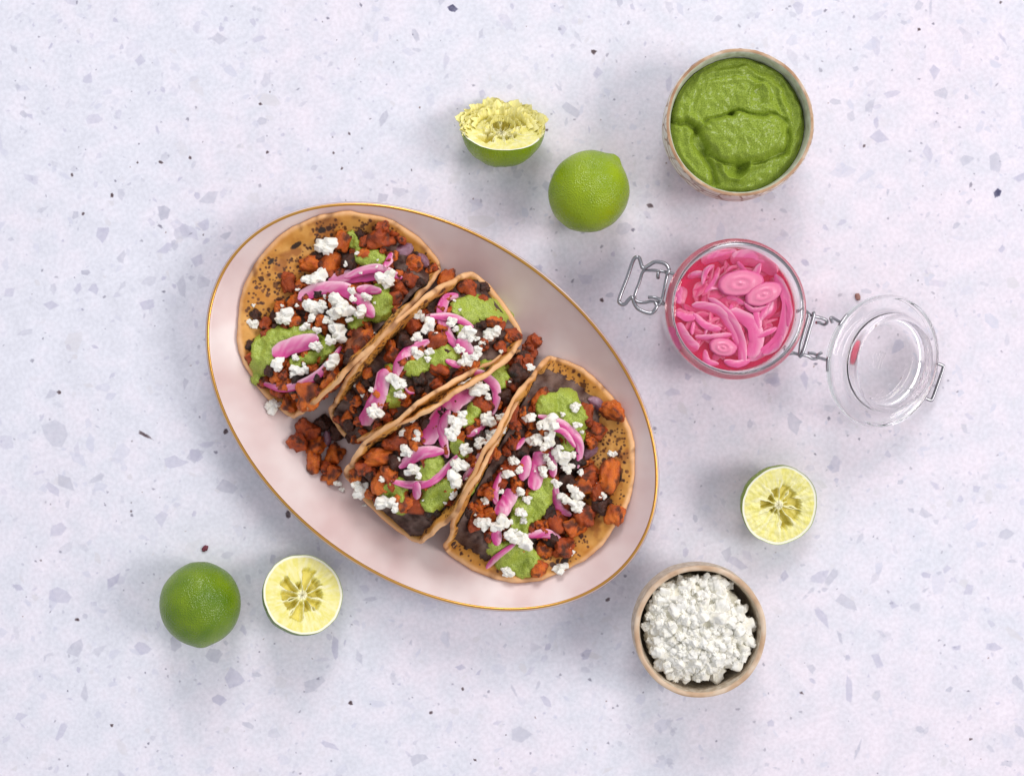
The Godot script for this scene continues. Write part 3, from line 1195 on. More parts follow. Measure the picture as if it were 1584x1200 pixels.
func build_tacos():
	var m := mat(0.3)
	m.vertex_color_use_as_albedo = true
	M.onion_dark = m
	var cup := [-9.0, -82.0, -3.2, -82.0, 0.0, 0.0, 3.2, 82.0, 9.0, 82.0]
	var leaf := [-9.0, -32.0, -4.5, -17.0, -1.0, -3.0, 0.9, 4.0, 1.8, 50.0, 2.6, 81.0, 9.0, 83.0]
	var a := new_taco(536, 499, -45.6, true, 1.0, leaf, 1.0)
	var b := new_taco(640, 574, -38.0, false, 1.0, cup, 2.0)
	var c := new_taco(699, 671, -47.0, false, 1.0, cup, 3.0)
	var d := new_taco(808, 722, -62.0, true, -1.0, leaf, 4.0)
	a.r = 0.0705
	b.r = 0.0715
	b.splay = 0.42
	b.wide = 0.97
	b.lift = 0.012
	b.near = 0.86
	b.bow = 0.0022
	c.bow = 0.002
	c.r = 0.0695
	c.splay = -0.60
	c.wide = 1.02
	c.lift = 0.010
	d.r = 0.073
	heap_start()
	for T in tacos:
		heap_add_fill(T)
	var labels := [
		"taco lying open at the upper left end of the platter",
		"folded taco with filling spilling out below, wedged against the upper left open taco",
		"folded taco with crossing pink onion strips, wedged against the lower right open taco",
		"taco lying open at the lower right end of the platter",
	]
	var homes := []
	for k in 4:
		var o := thing(numbered("taco", k), labels[k], "taco", Vector3(tacos[k].o.x, 0.0, tacos[k].o.y), "tacos on the oval platter")
		homes.append(o)
		add_tortilla(tacos[k], o, M["tortilla%d" % (k % 2)], 0.7 + 1.9 * k)
		add_mash(tacos[k], o)
	# cubes of roast sweet potato: place, half size, tone (0 orange, 1 red brown, 2 charred, 3 pale, 4 cooked onion)
	var cubes := [
		[529, 375, 15, 0, 586, 372, 19, 1, 559, 363, 11, 2, 514, 405, 17, 0, 481, 411, 15, 0, 446, 437, 17, 1, 493, 399, 9, 2, 457, 468, 13, 0, 436, 477, 12, 0, 412, 500, 12, 1, 396, 486, 10, 2,
			622, 387, 16, 4, 640, 408, 14, 0, 655, 402, 13, 4, 619, 447, 14, 1, 634, 435, 12, 1, 559, 531, 21, 3, 545, 556, 15, 2, 514, 588, 19, 0, 478, 612, 20, 0, 496, 606, 14, 1, 430, 579, 13, 0, 430, 603, 14, 1,
			451, 622, 14, 0, 505, 507, 13, 1, 610, 464, 14, 1, 388, 534, 10, 2, 545, 408, 15, 2, 570, 395, 16, 0, 470, 470, 15, 1, 600, 410, 14, 1, 462, 583, 14, 2, 520, 560, 15, 1, 418, 520, 13, 1],
		[692, 434, 15, 0, 722, 446, 15, 1, 746, 446, 11, 2, 677, 527, 15, 1, 668, 470, 14, 0, 626, 530, 13, 2, 650, 584, 14, 2, 680, 570, 13, 1, 640, 505, 13, 1, 745, 468, 13, 1, 610, 552, 13, 1, 590, 590, 14, 2, 725, 560, 12, 1, 770, 500, 12, 1, 648, 545, 13, 0],
		[584, 708, 20, 0, 593, 744, 16, 0, 617, 681, 14, 1, 647, 778, 19, 1, 626, 775, 14, 0, 640, 668, 13, 0, 565, 722, 13, 1, 660, 655, 13, 2, 790, 590, 17, 1, 788, 641, 16, 1, 779, 615, 15, 2, 800, 565, 15, 1, 690, 640, 13, 2, 730, 665, 14, 1, 668, 790, 13, 2, 610, 715, 14, 2, 745, 625, 14, 1, 752, 700, 13, 1],
		[947, 634, 17, 0, 922, 625, 15, 4, 919, 668, 15, 1, 940, 738, 20, 0, 931, 780, 18, 2, 950, 794, 15, 0, 903, 797, 20, 1, 888, 815, 16, 0, 857, 807, 18, 1, 873, 847, 17, 1, 842, 849, 14, 0, 912, 700, 14, 4, 889, 712, 14, 2, 876, 742, 15, 2, 838, 615, 14, 0, 905, 640, 15, 1, 915, 735, 16, 1, 880, 772, 15, 1, 845, 792, 14, 2, 832, 880, 13, 0, 790, 720, 14, 1, 770, 745, 14, 1, 925, 760, 15, 1, 855, 832, 14, 2, 806, 700, 13, 2, 898, 750, 15, 0],
	]
	for k in 4:
		var list: Array = cubes[k]
		for q in range(0, list.size(), 4):
			add_piece(homes[k], list[q], list[q + 1], list[q + 2], list[q + 3])
		# and smaller bits between them
		var T: Taco = tacos[k]
		var n := 0
		while n < 420:
			var s := rng.randf_range(-0.063, 0.063)
			var x := rng.randf_range(-0.06, 0.06)
			n += 1
			var l := taco_fill(T, s, x)
			if l < 0.0 or l > T.y0 + 0.052:
				continue
			# bare mash shows at some ends, as in the photograph
			if k == 3 and (s > 0.042 or s < -0.05):
				continue
			if k == 2 and s < -0.036 and x > -0.004:
				continue
			var p := T.o + T.f * s + T.a * x
			if heap_at(p.x, p.y) > l + 0.0028:
				continue
			var up := CAM_H / (CAM_H - l) * UNITS
			add_piece(homes[k], p.x * up + 792.0, p.y * up + 600.0, rng.randf_range(5.0, 11.5), [0, 1, 0, 2, 0, 1, 1, 0, 1, 1, 4][rng.randi() % 6])
	spilled(homes)
	# green sauce
	add_sauce(homes[0], [543, 366, 7, 549, 378, 8, 558, 396, 10, 572, 402, 14, 586, 404, 11], 0.0035)
	add_sauce(homes[0], [585, 447, 9, 590, 463, 16, 589, 482, 17, 549, 499, 11, 560, 490, 9])
	add_sauce(homes[0], [396, 588, 8, 400, 566, 15, 412, 540, 23, 432, 526, 19, 460, 519, 15, 480, 522, 13, 503, 537, 13, 482, 553, 11, 458, 560, 10])
	add_sauce(homes[1], [713, 477, 14, 735, 475, 18, 760, 478, 17, 780, 486, 11, 716, 510, 10, 728, 492, 9])
	add_sauce(homes[1], [635, 570, 12, 650, 562, 12, 665, 556, 14, 690, 549, 14, 704, 556, 10], 0.0038)
	add_sauce(homes[1], [612, 600, 11, 608, 618, 13, 603, 570, 6], 0.0035)
	add_sauce(homes[2], [764, 574, 19, 772, 588, 14, 750, 574, 12], 0.0045)
	add_sauce(homes[2], [731, 634, 12, 722, 650, 10, 707, 688, 11, 716, 700, 10], 0.0035)
	add_sauce(homes[2], [671, 723, 18, 683, 766, 20, 668, 776, 15, 700, 758, 15, 655, 740, 12, 731, 744, 13, 722, 756, 12])
	add_sauce(homes[2], [616, 753, 14, 598, 763, 12, 617, 790, 8, 612, 775, 10], 0.0035)
	add_sauce(homes[3], [851, 630, 21, 876, 622, 20, 889, 645, 18, 888, 672, 17, 876, 694, 11, 868, 655, 18])
	add_sauce(homes[3], [842, 755, 19, 833, 776, 18, 808, 796, 19, 797, 780, 12, 800, 820, 15, 822, 790, 14])
	add_sauce(homes[3], [766, 848, 13, 793, 858, 20, 814, 864, 18, 808, 884, 11, 780, 868, 14])
	# pickled onion
	var strips := [
		[0, [507, 437, 545, 427, 590, 423], 19, 0.2, 0, [532, 429, 580, 415, 622, 430], 12, 0.2, 0, [606, 391, 602, 403, 594, 413], 9, 0.2, 0, [461, 463, 490, 448, 530, 447, 556, 464, 578, 491], 18, 0.25,
			0, [551, 447, 570, 448, 590, 450], 12, 0.2, 0, [421, 549, 454, 534, 493, 525], 21, 0.35, 0, [405, 592, 439, 601, 478, 588, 505, 567, 527, 536], 11, 0.6],
		[1, [709, 457, 690, 462, 683, 488, 695, 520, 715, 546], 13, 0.15, 1, [659, 489, 700, 491, 732, 506], 10, 0.3, 1, [708, 524, 730, 549], 17, 0.25, 1, [664, 527, 634, 541, 617, 564, 611, 586], 14, 0.2,
			1, [595, 570, 588, 606, 576, 632, 560, 657], 20, 0.35, 1, [689, 557, 712, 567], 8, 0.2, 1, [626, 599, 632, 607, 641, 608], 4, 0.1],
		[2, [717, 580, 740, 577, 764, 595, 768, 618, 761, 642], 12, 0.1, 2, [736, 602, 704, 620, 680, 650, 656, 687], 24, 0.5, 2, [695, 634, 684, 665, 692, 708], 12, 0.2, 2, [722, 674, 738, 667, 751, 654], 8, 0.1,
			2, [617, 723, 650, 701, 687, 698], 15, 0.1, 2, [605, 744, 638, 750, 674, 741, 707, 704], 11, 0.15, 2, [716, 742, 737, 720, 747, 695], 12, 0.1, 2, [645, 745, 644, 772], 11, 0.1],
		[3, [832, 643, 870, 656, 896, 686, 893, 724], 12, 0.3, 3, [848, 662, 872, 668, 890, 692], 8, 0.3, 3, [836, 698, 832, 722, 825, 758], 19, 0.5, 3, [816, 704, 808, 743], 15, 0.4, 3, [812, 677, 798, 695], 7, 0.2,
			3, [853, 690, 856, 738], 12, 0.1, 3, [859, 744, 863, 782, 884, 797], 11, 0.3, 3, [775, 730, 766, 760, 768, 781], 9, 0.5, 3, [794, 757, 784, 777, 771, 798], 20, 0.6, 3, [767, 812, 769, 844], 13, 0.5,
			3, [815, 829, 845, 825, 868, 835], 11, 0.4, 3, [798, 840, 768, 862, 752, 880], 8, 0.1],
	]
	for list in strips:
		for q in range(0, list.size(), 4):
			add_onion(homes[list[q]], list[q + 1], list[q + 2], list[q + 3], list[q + 2] > 17)
	# crumbled white cheese
	var crumbs := [
		[503, 379, 18, 490, 429, 16, 477, 435, 10, 601, 433, 18, 439, 489, 16, 391, 501, 9, 487, 475, 16, 526, 468, 18, 517, 483, 11, 532, 481, 17, 559, 483, 13, 544, 450, 9, 568, 459, 9, 524, 518, 19, 511, 527, 11, 508, 496, 9, 472, 505, 9, 490, 537, 10, 515, 561, 15,
			430, 563, 14, 461, 573, 15, 424, 628, 13, 536, 408, 5, 482, 492, 9, 491, 510, 7, 457, 552, 6, 571, 540, 4, 593, 507, 4, 581, 516, 3, 391, 472, 4, 502, 459, 4, 546, 462, 8, 500, 470, 9, 470, 572, 8, 540, 495, 6, 553, 392, 4, 460, 448, 4, 436, 473, 3],
		[650, 488, 10, 662, 505, 15, 644, 520, 10, 697, 498, 9, 704, 509, 6, 726, 517, 15, 764, 515, 15, 755, 521, 9, 710, 539, 8, 740, 544, 10, 723, 557, 13, 733, 553, 9, 675, 518, 5, 644, 546, 10, 663, 543, 8, 662, 554, 6, 611, 590, 15, 623, 596, 9, 618, 611, 9, 580, 635, 13, 737, 524, 5, 575, 602, 5, 655, 468, 4, 632, 482, 3, 745, 530, 6],
		[722, 596, 13, 743, 603, 15, 755, 612, 7, 707, 652, 18, 704, 668, 14, 755, 647, 13, 776, 662, 12, 762, 672, 12, 758, 684, 12, 740, 686, 12, 720, 694, 10, 638, 650, 6, 623, 668, 8, 645, 672, 10, 629, 697, 11, 638, 727, 12, 648, 736, 7, 710, 717, 14, 704, 741, 15, 701, 765, 7, 591, 741, 6, 561, 758, 16, 552, 752, 10, 600, 777, 17, 612, 784, 9, 683, 801, 8, 563, 781, 4, 740, 619, 4, 714, 640, 7, 773, 645, 7],
		[819, 646, 13, 851, 653, 15, 836, 657, 9, 828, 680, 17, 851, 677, 14, 843, 690, 9, 868, 706, 15, 854, 720, 9, 840, 731, 10, 876, 724, 12, 900, 731, 8, 891, 629, 9, 893, 657, 7, 871, 640, 5, 887, 703, 6, 873, 770, 12, 890, 760, 14, 882, 754, 8, 891, 785, 14, 860, 748, 9, 947, 702, 8, 933, 767, 6, 794, 711, 9, 785, 733, 12,
			802, 727, 7, 805, 760, 9, 814, 773, 9, 806, 791, 10, 811, 805, 7, 748, 808, 13, 774, 810, 15, 793, 827, 14, 811, 838, 15, 883, 853, 6, 867, 878, 12, 786, 882, 11, 774, 760, 5, 820, 566, 7, 925, 748, 3, 791, 806, 5, 752, 773, 8, 865, 692, 8, 846, 708, 7, 900, 668, 4],
	]
	for k in 4:
		var list: Array = crumbs[k]
		for q in range(0, list.size(), 3):
			add_crumb(homes[k], list[q], list[q + 1], list[q + 2])
	# specks of cheese shaken over everything
	for k in 46:
		var T: Taco = tacos[k % 4]
		var s := rng.randf_range(-0.055, 0.055)
		var x := rng.randf_range(-0.035, 0.035)
		var l := taco_fill(T, s, x)
		if l < 0.0:
			continue
		var p := T.o + T.f * s + T.a * x
		var up := CAM_H / (CAM_H - l) * UNITS
		add_crumb(homes[k % 4], p.x * up + 792.0, p.y * up + 600.0, rng.randf_range(1.6, 4.2))


func spilled(homes: Array):
	# filling that has run out of the ends of the folded tacos
	var out := [1, 462, 682, 15, 1, 1, 484, 668, 14, 1, 1, 490, 690, 16, 0, 1, 505, 678, 12, 4, 1, 485, 712, 16, 0, 1, 513, 733, 14, 0, 1, 518, 702, 15, 0, 1, 500, 655, 14, 2, 1, 470, 660, 13, 1, 1, 522, 668, 14, 2, 1, 503, 722, 9, 1, 1, 540, 655, 12, 2,
		2, 818, 541, 17, 1, 2, 808, 556, 15, 2, 2, 826, 528, 10, 1, 2, 800, 580, 14, 2, 2, 815, 560, 11, 1]
	for k in range(0, out.size(), 5):
		add_piece(homes[out[k]], out[k + 1], out[k + 2], out[k + 3], out[k + 4])
	add_crumb(homes[1], 521, 747, 8)
	add_crumb(homes[1], 529, 756, 5)


# ------------------------------------------------------------------ bowl of green sauce

func bowl(called: String, label: String, u: float, v: float, r: float, h: float, foot: float, wall: float, inside: Material, outside: Material, rim_mat: Material, seed_: float, rim_part: float, lip_from: float) -> Node3D:
	var c := plan(u, v, h)
	var o := thing(called, label, "bowl", Vector3(c.x, 0, c.z))
	var mid := r - wall * 0.5
	var lip_a := lip_from
	var outer := smooth_profile([Vector2(0.0, 0.003), Vector2(foot * 0.8, 0.003), Vector2(foot * 0.9, 0.0), Vector2(foot, 0.0), Vector2(foot * 1.03, 0.004), Vector2(lerpf(foot, r, 0.62), h * 0.2), Vector2(lerpf(foot, r, 0.96), h * 0.42), Vector2(r * 1.002, h * 0.75), Vector2(r - wall * 0.02, h * 0.93), Vector2(mid + cos(lip_a * PI) * wall * 0.5, h * 0.96 + sin(lip_a * PI) * wall * rim_part)], 4)
	var sh := Shape.new()
	lathe(sh, outer, 96, 0.012, seed_)
	put("outer_wall", sh.done(false, true), outside, o)
	var inner := smooth_profile([Vector2(mid - cos(lip_a * PI) * wall * 0.5, h * 0.96 + sin(lip_a * PI) * wall * rim_part), Vector2(r - wall, h * 0.94), Vector2(r - wall * 1.2, h * 0.8), Vector2(lerpf(foot, r, 0.88) - wall, h * 0.5), Vector2(lerpf(foot, r, 0.5) - wall, h * 0.22), Vector2(foot * 0.6, 0.009), Vector2(0.0, 0.008)], 4)
	sh = Shape.new()
	lathe(sh, inner, 96, 0.012, seed_)
	put("inner_wall", sh.done(true, true), inside, o)
	sh = Shape.new()
	var lip := []
	for k in 9:
		var a := PI * lerpf(lip_a, 1.0 - lip_a, k / 8.0)
		lip.append(Vector2(mid + cos(a) * wall * 0.5, h * 0.96 + sin(a) * wall * rim_part))
	lathe(sh, lip, 96, 0.012, seed_)
	put("rim", sh.done(true, true), rim_mat, o)
	return o


func seg_dist(p: Vector2, a: Vector2, b: Vector2) -> float:
	var w := clampf((p - a).dot(b - a) / (b - a).length_squared(), 0.0, 1.0)
	return p.distance_to(a + (b - a) * w)


func poly_dist(p: Vector2, pts: Array) -> float:
	var best := 9.0
	for k in pts.size() - 1:
		best = minf(best, seg_dist(p, pts[k], pts[k + 1]))
	return best


func dip_height(p: Vector2) -> float:
	# relief of the spooned sauce in radii; p.y runs towards the viewer
	var q := p + Vector2(nz.get_noise_2d(p.x * 2.0, p.y * 2.0), nz.get_noise_2d(p.x * 2.0 + 30.0, p.y * 2.0)) * 0.09
	var r := q.length()
	var h := 0.10 * (1.0 - r * r)
	# the dollop folded over the middle
	var e := Vector2((q.x - 0.08) / 0.66, (q.y - 0.17) / (0.40 if q.y > 0.17 else 0.34)).length()
	h += 0.11 * smoothstep(1.06, 0.74, e) + 0.05 * (1.0 - clampf(e, 0.0, 1.0))
	h -= 0.07 * exp(-pow((e - 1.07) / 0.07, 2.0)) * smoothstep(-0.6, -0.1, q.y + 0.5 * absf(q.x))
	# valley and small hole above it
	h -= 0.07 * exp(-(q - Vector2(-0.12, -0.20)).length_squared() / 0.03)
	h -= 0.13 * exp(-(p - Vector2(-0.09, -0.155)).length_squared() / 0.0018)
	# creases at the left
	h -= 0.13 * exp(-pow(poly_dist(q, [Vector2(-1.0, -0.1), Vector2(-0.85, 0.0), Vector2(-0.62, 0.06), Vector2(-0.55, 0.2), Vector2(-0.47, 0.55), Vector2(-0.36, 0.84)]) / 0.045, 2.0))
	h += 0.05 * exp(-pow(poly_dist(q, [Vector2(-0.92, -0.12), Vector2(-0.6, -0.06), Vector2(-0.5, 0.02)]) / 0.06, 2.0))
	# lip below
	h += 0.11 * exp(-pow(poly_dist(q, [Vector2(-0.28, 0.58), Vector2(-0.2, 0.74), Vector2(-0.08, 0.86), Vector2(0.05, 0.86), Vector2(0.13, 0.72), Vector2(0.17, 0.6)]) / 0.035, 2.0))
	h -= 0.16 * exp(-(p - Vector2(0.04, 0.66)).length_squared() / 0.011)
	# curl at the upper right
	var c := q - Vector2(0.3, -0.42)
	h += 0.06 * exp(-pow((c.length() - 0.17) / 0.04, 2.0)) * (0.4 + 0.6 * smoothstep(0.3, -0.3, c.y))
	h -= 0.05 * exp(-c.length_squared() / 0.012)
	# tracks of the spoon round the outside
	var ang := q.angle()
	h += 0.026 * sin(r * 36.0 + ang * 2.0) * smoothstep(0.45, 0.75, r) * (0.45 + 0.55 * smoothstep(-0.4, 0.6, cos(ang + 0.6)))
	h += 0.03 * nz.get_noise_2d(p.x * 5.0, p.y * 5.0 + 7.0) + 0.004 * nz.get_noise_2d(p.x * 17.0, p.y * 17.0)
	return h


func build_sauce_bowl():
	var o := bowl("sauce_bowl", "cream and brown stoneware bowl with a net pattern, filled with green sauce", 1145, 189, 0.0462, 0.048, 0.028, 0.0034, M.ware_green, M.ware_net, M.rim_brown, 3.0, 0.4, 0.33)
	var sh := Shape.new()
	var n := 220
	var rings := 96
	var r := 0.0418
	for j in rings + 1:
		for i in n:
			var a := TAU * i / n
			var p := Vector2(cos(a), sin(a)) * (float(j) / rings)
			sh.add(Vector3(p.x * r, 0.0385 + dip_height(p) * r * 0.85 - 0.0025 * smoothstep(0.93, 1.0, float(j) / rings), p.y * r))
	sh.sheet(0, n, rings + 1, true)
	# sides and underside of the sauce, against the bowl
	for row in [[0.0395, 0.028], [0.034, 0.016], [0.024, 0.011], [0.0, 0.0105]]:
		for i in n:
			var a := TAU * i / n
			sh.add(Vector3(cos(a) * row[0], row[1], sin(a) * row[0]))
	sh.sheet(rings * n, n, 5, true)
	var s := put("green_sauce", sh.done(false, false), M.dip)
	s.position = o.position
	s.set_meta("label", "thick green herb sauce swirled with a spoon, filling the net patterned bowl")
	s.set_meta("category", "sauce")


# ------------------------------------------------------------------ bowl of crumbled cheese

func build_cheese_bowl():
	var o := bowl("cheese_bowl", "small tan stoneware bowl heaped with crumbled white cheese", 1083.5, 977, 0.0413, 0.046, 0.024, 0.0038, M.ware_tan, M.ware_tan, M.rim_pale, 9.0, 0.45, 0.2)
	var c := thing("crumbled_cheese", "heap of crumbled white cheese in the small tan bowl", "cheese", o.position)
	# a lumpy core, then crumbs one by one
	var core := ball(22)
	for i in core.v.size():
		var d := core.v[i].normalized()
		var k := 1.0 + 0.10 * nz.get_noise_3d(d.x * 3.0, d.y * 3.0, d.z * 3.0) + 0.08 * nz.get_noise_3d(d.x * 8.0, d.y * 8.0, d.z * 8.0)
		core.v[i] = Vector3(d.x * 0.0315, d.y * 0.0172, d.z * 0.0315) * k + Vector3(-0.002, 0.031, -0.0015)
		core.c[i] = Color(0.90, 0.87, 0.72)
	put("cheese_core", core.done(false, true), M.cheese, c)
	var placed := []
	for k in 300:
		var r := rng.randf_range(0.0024, 0.0055) if k > 130 else rng.randf_range(0.0055, 0.0098)
		var a := rng.randf() * TAU
		var q := sqrt(rng.randf()) * 0.0345
		var p := Vector2(cos(a), sin(a)) * q + Vector2(-0.0012, -0.0012)
		# the heap stays clear of the wall below and to the right
		if p.dot(Vector2(0.72, 0.69)) > 0.0305 - 0.002 * rng.randf() or p.length() > 0.0352 - r * 0.45:
			continue
		var top := 0.0505 - 11.5 * (p + Vector2(0.001, 0.002)).length_squared() + rng.randf_range(-0.0025, 0.0022)
		placed.append(p)
		var b := turn()
		put("cheese_crumb", crumb_mesh[rng.randi() % 10], M.cheese, c, Transform3D(b.scaled(Vector3.ONE * r), Vector3(p.x, top - r * 0.4, p.y)))


# ------------------------------------------------------------------ clip-top jar

func wire(parent: Node3D, called: String, pts: Array, r: float, closed := false, per := 5):
	# pts: plan u, v and height in cm
	var p := []
	for k in range(0, pts.size(), 3):
		p.append(plan(pts[k], pts[k + 1], pts[k + 2] / 100.0) - parent.position)
	var sh := Shape.new()
	tube(sh, curve_points(p, per, closed), r, 10, closed)
	return put(called, sh.done(), M.steel, parent)


func build_jar():
	var c := plan(1139.5, 477.5, 0.066)
	var o := thing("preserving_jar", "open clip top glass jar with wire clasp, its glass lid folded back on the worktop", "jar", Vector3(c.x, 0, c.z))
	var prof := smooth_profile([Vector2(0, 0.0015), Vector2(0.031, 0.0012), Vector2(0.034, 0.0004), Vector2(0.0380, 0.0020), Vector2(0.0405, 0.007), Vector2(0.0412, 0.020), Vector2(0.0412, 0.040), Vector2(0.0405, 0.047), Vector2(0.0395, 0.050), Vector2(0.0394, 0.0545),
		Vector2(0.0404, 0.0560), Vector2(0.0380, 0.0560), Vector2(0.0373, 0.0555), Vector2(0.0376, 0.0515), Vector2(0.0388, 0.046), Vector2(0.0394, 0.040), Vector2(0.0394, 0.012), Vector2(0.037, 0.007), Vector2(0.030, 0.0045), Vector2(0, 0.0045)], 4)
	var sh := Shape.new()
	lathe(sh, prof, 128)
	put("glass_body", sh.done(false, true), M.glass, o)
	sh = Shape.new()
	lathe(sh, smooth_profile([Vector2(0.0374, 0.0590), Vector2(0.0376, 0.0567), Vector2(0.0384, 0.0563), Vector2(0.0402, 0.0563), Vector2(0.0414, 0.0568), Vector2(0.0426, 0.0588), Vector2(0.0430, 0.0615), Vector2(0.0425, 0.0650), Vector2(0.0410, 0.0672), Vector2(0.0396, 0.0676), Vector2(0.0384, 0.0668), Vector2(0.0377, 0.064), Vector2(0.0374, 0.0590)], 4), 128)
	put("glass_rim", sh.done(false, true), M.thick_glass, o)
	# wire round the neck, with a loop at each side
	var ring := []
	for i in 72:
		var a := TAU * i / 72
		ring.append(Vector3(cos(a) * 0.0408, 0.0522, sin(a) * 0.0408))
	sh = Shape.new()
	tube(sh, ring, 0.00095, 10, true)
	put("neck_wire", sh.done(), M.steel, o)
	wire(o, "clasp_arm", [1046, 425, 5.2, 1036, 422, 5.2, 1020, 419, 5.2, 1006, 418, 5.0, 995, 420, 4.9, 989, 437, 4.8, 982, 457, 4.8, 985, 466, 4.9, 996, 468, 5.0, 1010, 466, 5.1, 1026, 470, 5.2, 1034, 474, 5.2], 0.0010)
	wire(o, "clasp_lever", [1031, 425, 5.6, 1035, 417, 5.6, 1029, 408, 5.4, 1014, 405, 5.2, 1003, 411, 5.2, 995, 415, 5.2, 992, 408, 5.1, 989, 399, 5.0, 984, 398, 5.0, 979, 404, 4.9, 970, 430, 4.8, 958, 462, 4.8, 961, 470, 4.9, 967, 470, 5.0, 972, 464, 5.1, 978, 460, 5.2, 982, 470, 5.3, 988, 478, 5.4, 1002, 484, 5.5, 1010, 483, 5.5, 1016, 474, 5.5, 1014, 468, 5.4], 0.0012)
	wire(o, "clasp_bar", [1034, 420, 5.4, 1031, 430, 5.4, 1025, 460, 5.4, 1019, 473, 5.4], 0.0010)
	wire(o, "clasp_hook", [1020, 420, 5.3, 1018, 424, 5.5, 1018, 430, 5.3], 0.0011)
	wire(o, "clasp_hook", [1003, 460, 5.3, 1012, 460, 5.4, 1022, 464, 5.4, 1027, 470, 5.3], 0.0010)
	wire(o, "hinge_wire", [1236, 476, 5.2, 1247, 481, 5.3, 1254, 487, 5.3, 1264, 490, 5.2, 1274, 493, 5.0, 1280, 497, 4.9, 1276, 502, 4.7, 1268, 499, 4.6, 1263, 499, 4.7], 0.0010)
	wire(o, "hinge_wire", [1219, 548, 5.2, 1228, 546, 5.3, 1238, 549, 5.3, 1248, 550, 5.2, 1258, 555, 5.0, 1266, 553, 4.8, 1260, 547, 4.7, 1250, 546, 4.7], 0.0010)
	wire(o, "hinge_pin", [1252, 486, 5.5, 1246, 508, 5.5, 1239, 532, 5.5, 1237, 549, 5.5], 0.0010)
	wire(o, "hinge_pin", [1258, 482, 5.6, 1259, 488, 5.6, 1252, 512, 5.6, 1246, 533, 5.6, 1241, 548, 5.6, 1237, 552, 5.5], 0.0011)
	# the lid, folded back and leaning to the worktop at its far side
	var d := Vector3(cos(deg_to_rad(19.3)), 0, sin(deg_to_rad(19.3)))
	var tilt := deg_to_rad(27.0)
	var bx := d * cos(tilt) - Vector3.UP * sin(tilt)
	var by := d * sin(tilt) + Vector3.UP * cos(tilt)
	var lc := plan(1368, 559, 0.0255)
	var lid_x := Transform3D(Basis(bx, by, bx.cross(by)), lc - o.position - by * 0.006)
	var lid := smooth_profile([Vector2(0, 0), Vector2(0.036, 0.0), Vector2(0.0405, 0.001), Vector2(0.0420, 0.0035), Vector2(0.0420, 0.0070), Vector2(0.0408, 0.0086), Vector2(0.0385, 0.0082), Vector2(0.0345, 0.0070), Vector2(0.0325, 0.0075), Vector2(0.0315, 0.0100), Vector2(0.0308, 0.0155), Vector2(0.0292, 0.0170), Vector2(0.0276, 0.0158), Vector2(0.0262, 0.0080), Vector2(0.0240, 0.0052), Vector2(0.020, 0.0045), Vector2(0, 0.0045)], 5)
	sh = Shape.new()
	lathe(sh, lid, 128)
	var l := put("lid", sh.done(false, true), M.thick_glass, o, lid_x)
	l.set_meta("label", "clear glass lid folded back")
	# faint embossed strokes in the middle of the lid
	sh = Shape.new()
	for k in 3:
		var zig := []
		for q in 7:
			zig.append(Vector3(-0.0042 + k * 0.0021 + (0.0006 if q % 2 else 0.0), 0.0046, -0.0055 + q * 0.0018))
		tube(sh, zig, 0.0003, 6)
	put("embossed_mark", sh.done(), M.thick_glass, l)
	var band := []
	for i in 72:
		var a := TAU * i / 72
		band.append(Vector3(cos(a) * 0.0424, 0.0052, sin(a) * 0.0424))
	sh = Shape.new()
	for k in 2:
		var arc := []
		for i in 9:
			var a := (deg_to_rad(-26 + i * 1.5) if k == 0 else deg_to_rad(14 + i * 1.5)) + PI
			arc.append(Vector3(cos(a) * 0.0427, 0.0052, sin(a) * 0.0427))
		tube(sh, arc, 0.0009, 8)
	put("lid_wire", sh.done(), M.steel, l)
	sh = Shape.new()
	var loop := []
	for e in [Vector3(0.0405, 0.0052, -0.0118), Vector3(0.0450, 0.0060, -0.0118), Vector3(0.0464, 0.0062, -0.0105), Vector3(0.0466, 0.0062, 0.0), Vector3(0.0464, 0.0062, 0.0105), Vector3(0.0450, 0.0060, 0.0118), Vector3(0.0405, 0.0052, 0.0118)]:
		loop.append(e)
	tube(sh, curve_points(loop, 5), 0.0011, 10)
	put("lid_bail", sh.done(), M.steel, l)
	for s in [-1.0, 1.0]:
		sh = Shape.new()
		tube(sh, curve_points([Vector3(-0.0425, 0.0052, 0.0125 * s), Vector3(-0.0460, 0.0058, 0.0128 * s), Vector3(-0.0495, 0.0066, 0.0130 * s), Vector3(-0.0515, 0.0085, 0.0118 * s), Vector3(-0.0500, 0.0095, 0.0095 * s)], 5), 0.0010, 10)
		put("lid_hook", sh.done(), M.steel, l)
	# ---- what is in it
	var b := thing("pickled_onions", "bright pink pickled red onion slices in brine, filling the open glass jar", "pickled onions", o.position)
	sh = Shape.new()
	lathe(sh, [Vector2(0, 0.0540), Vector2(0.0366, 0.0540), Vector2(0.0370, 0.0535), Vector2(0.0373, 0.0512), Vector2(0.0384, 0.046), Vector2(0.0390, 0.040), Vector2(0.0390, 0.0125), Vector2(0.0365, 0.0078), Vector2(0.030, 0.0052), Vector2(0, 0.0052)], 96)
	put("brine", sh.done(false, true), M.brine, b)
	sh = Shape.new()
	for j in 25:
		for i in 96:
			var a := TAU * i / 96
			var q := j / 24.0
			sh.add(Vector3(cos(a) * 0.0369 * q, 0.0585 + 0.0007 * smoothstep(0.94, 1.0, q) + 0.00025 * nz.get_noise_2d(cos(a) * q * 5.0, sin(a) * q * 5.0), sin(a) * 0.0369 * q))
	sh.sheet(0, 96, 25, true)
	put("brine_surface", sh.done(true), M.brine_top, b)
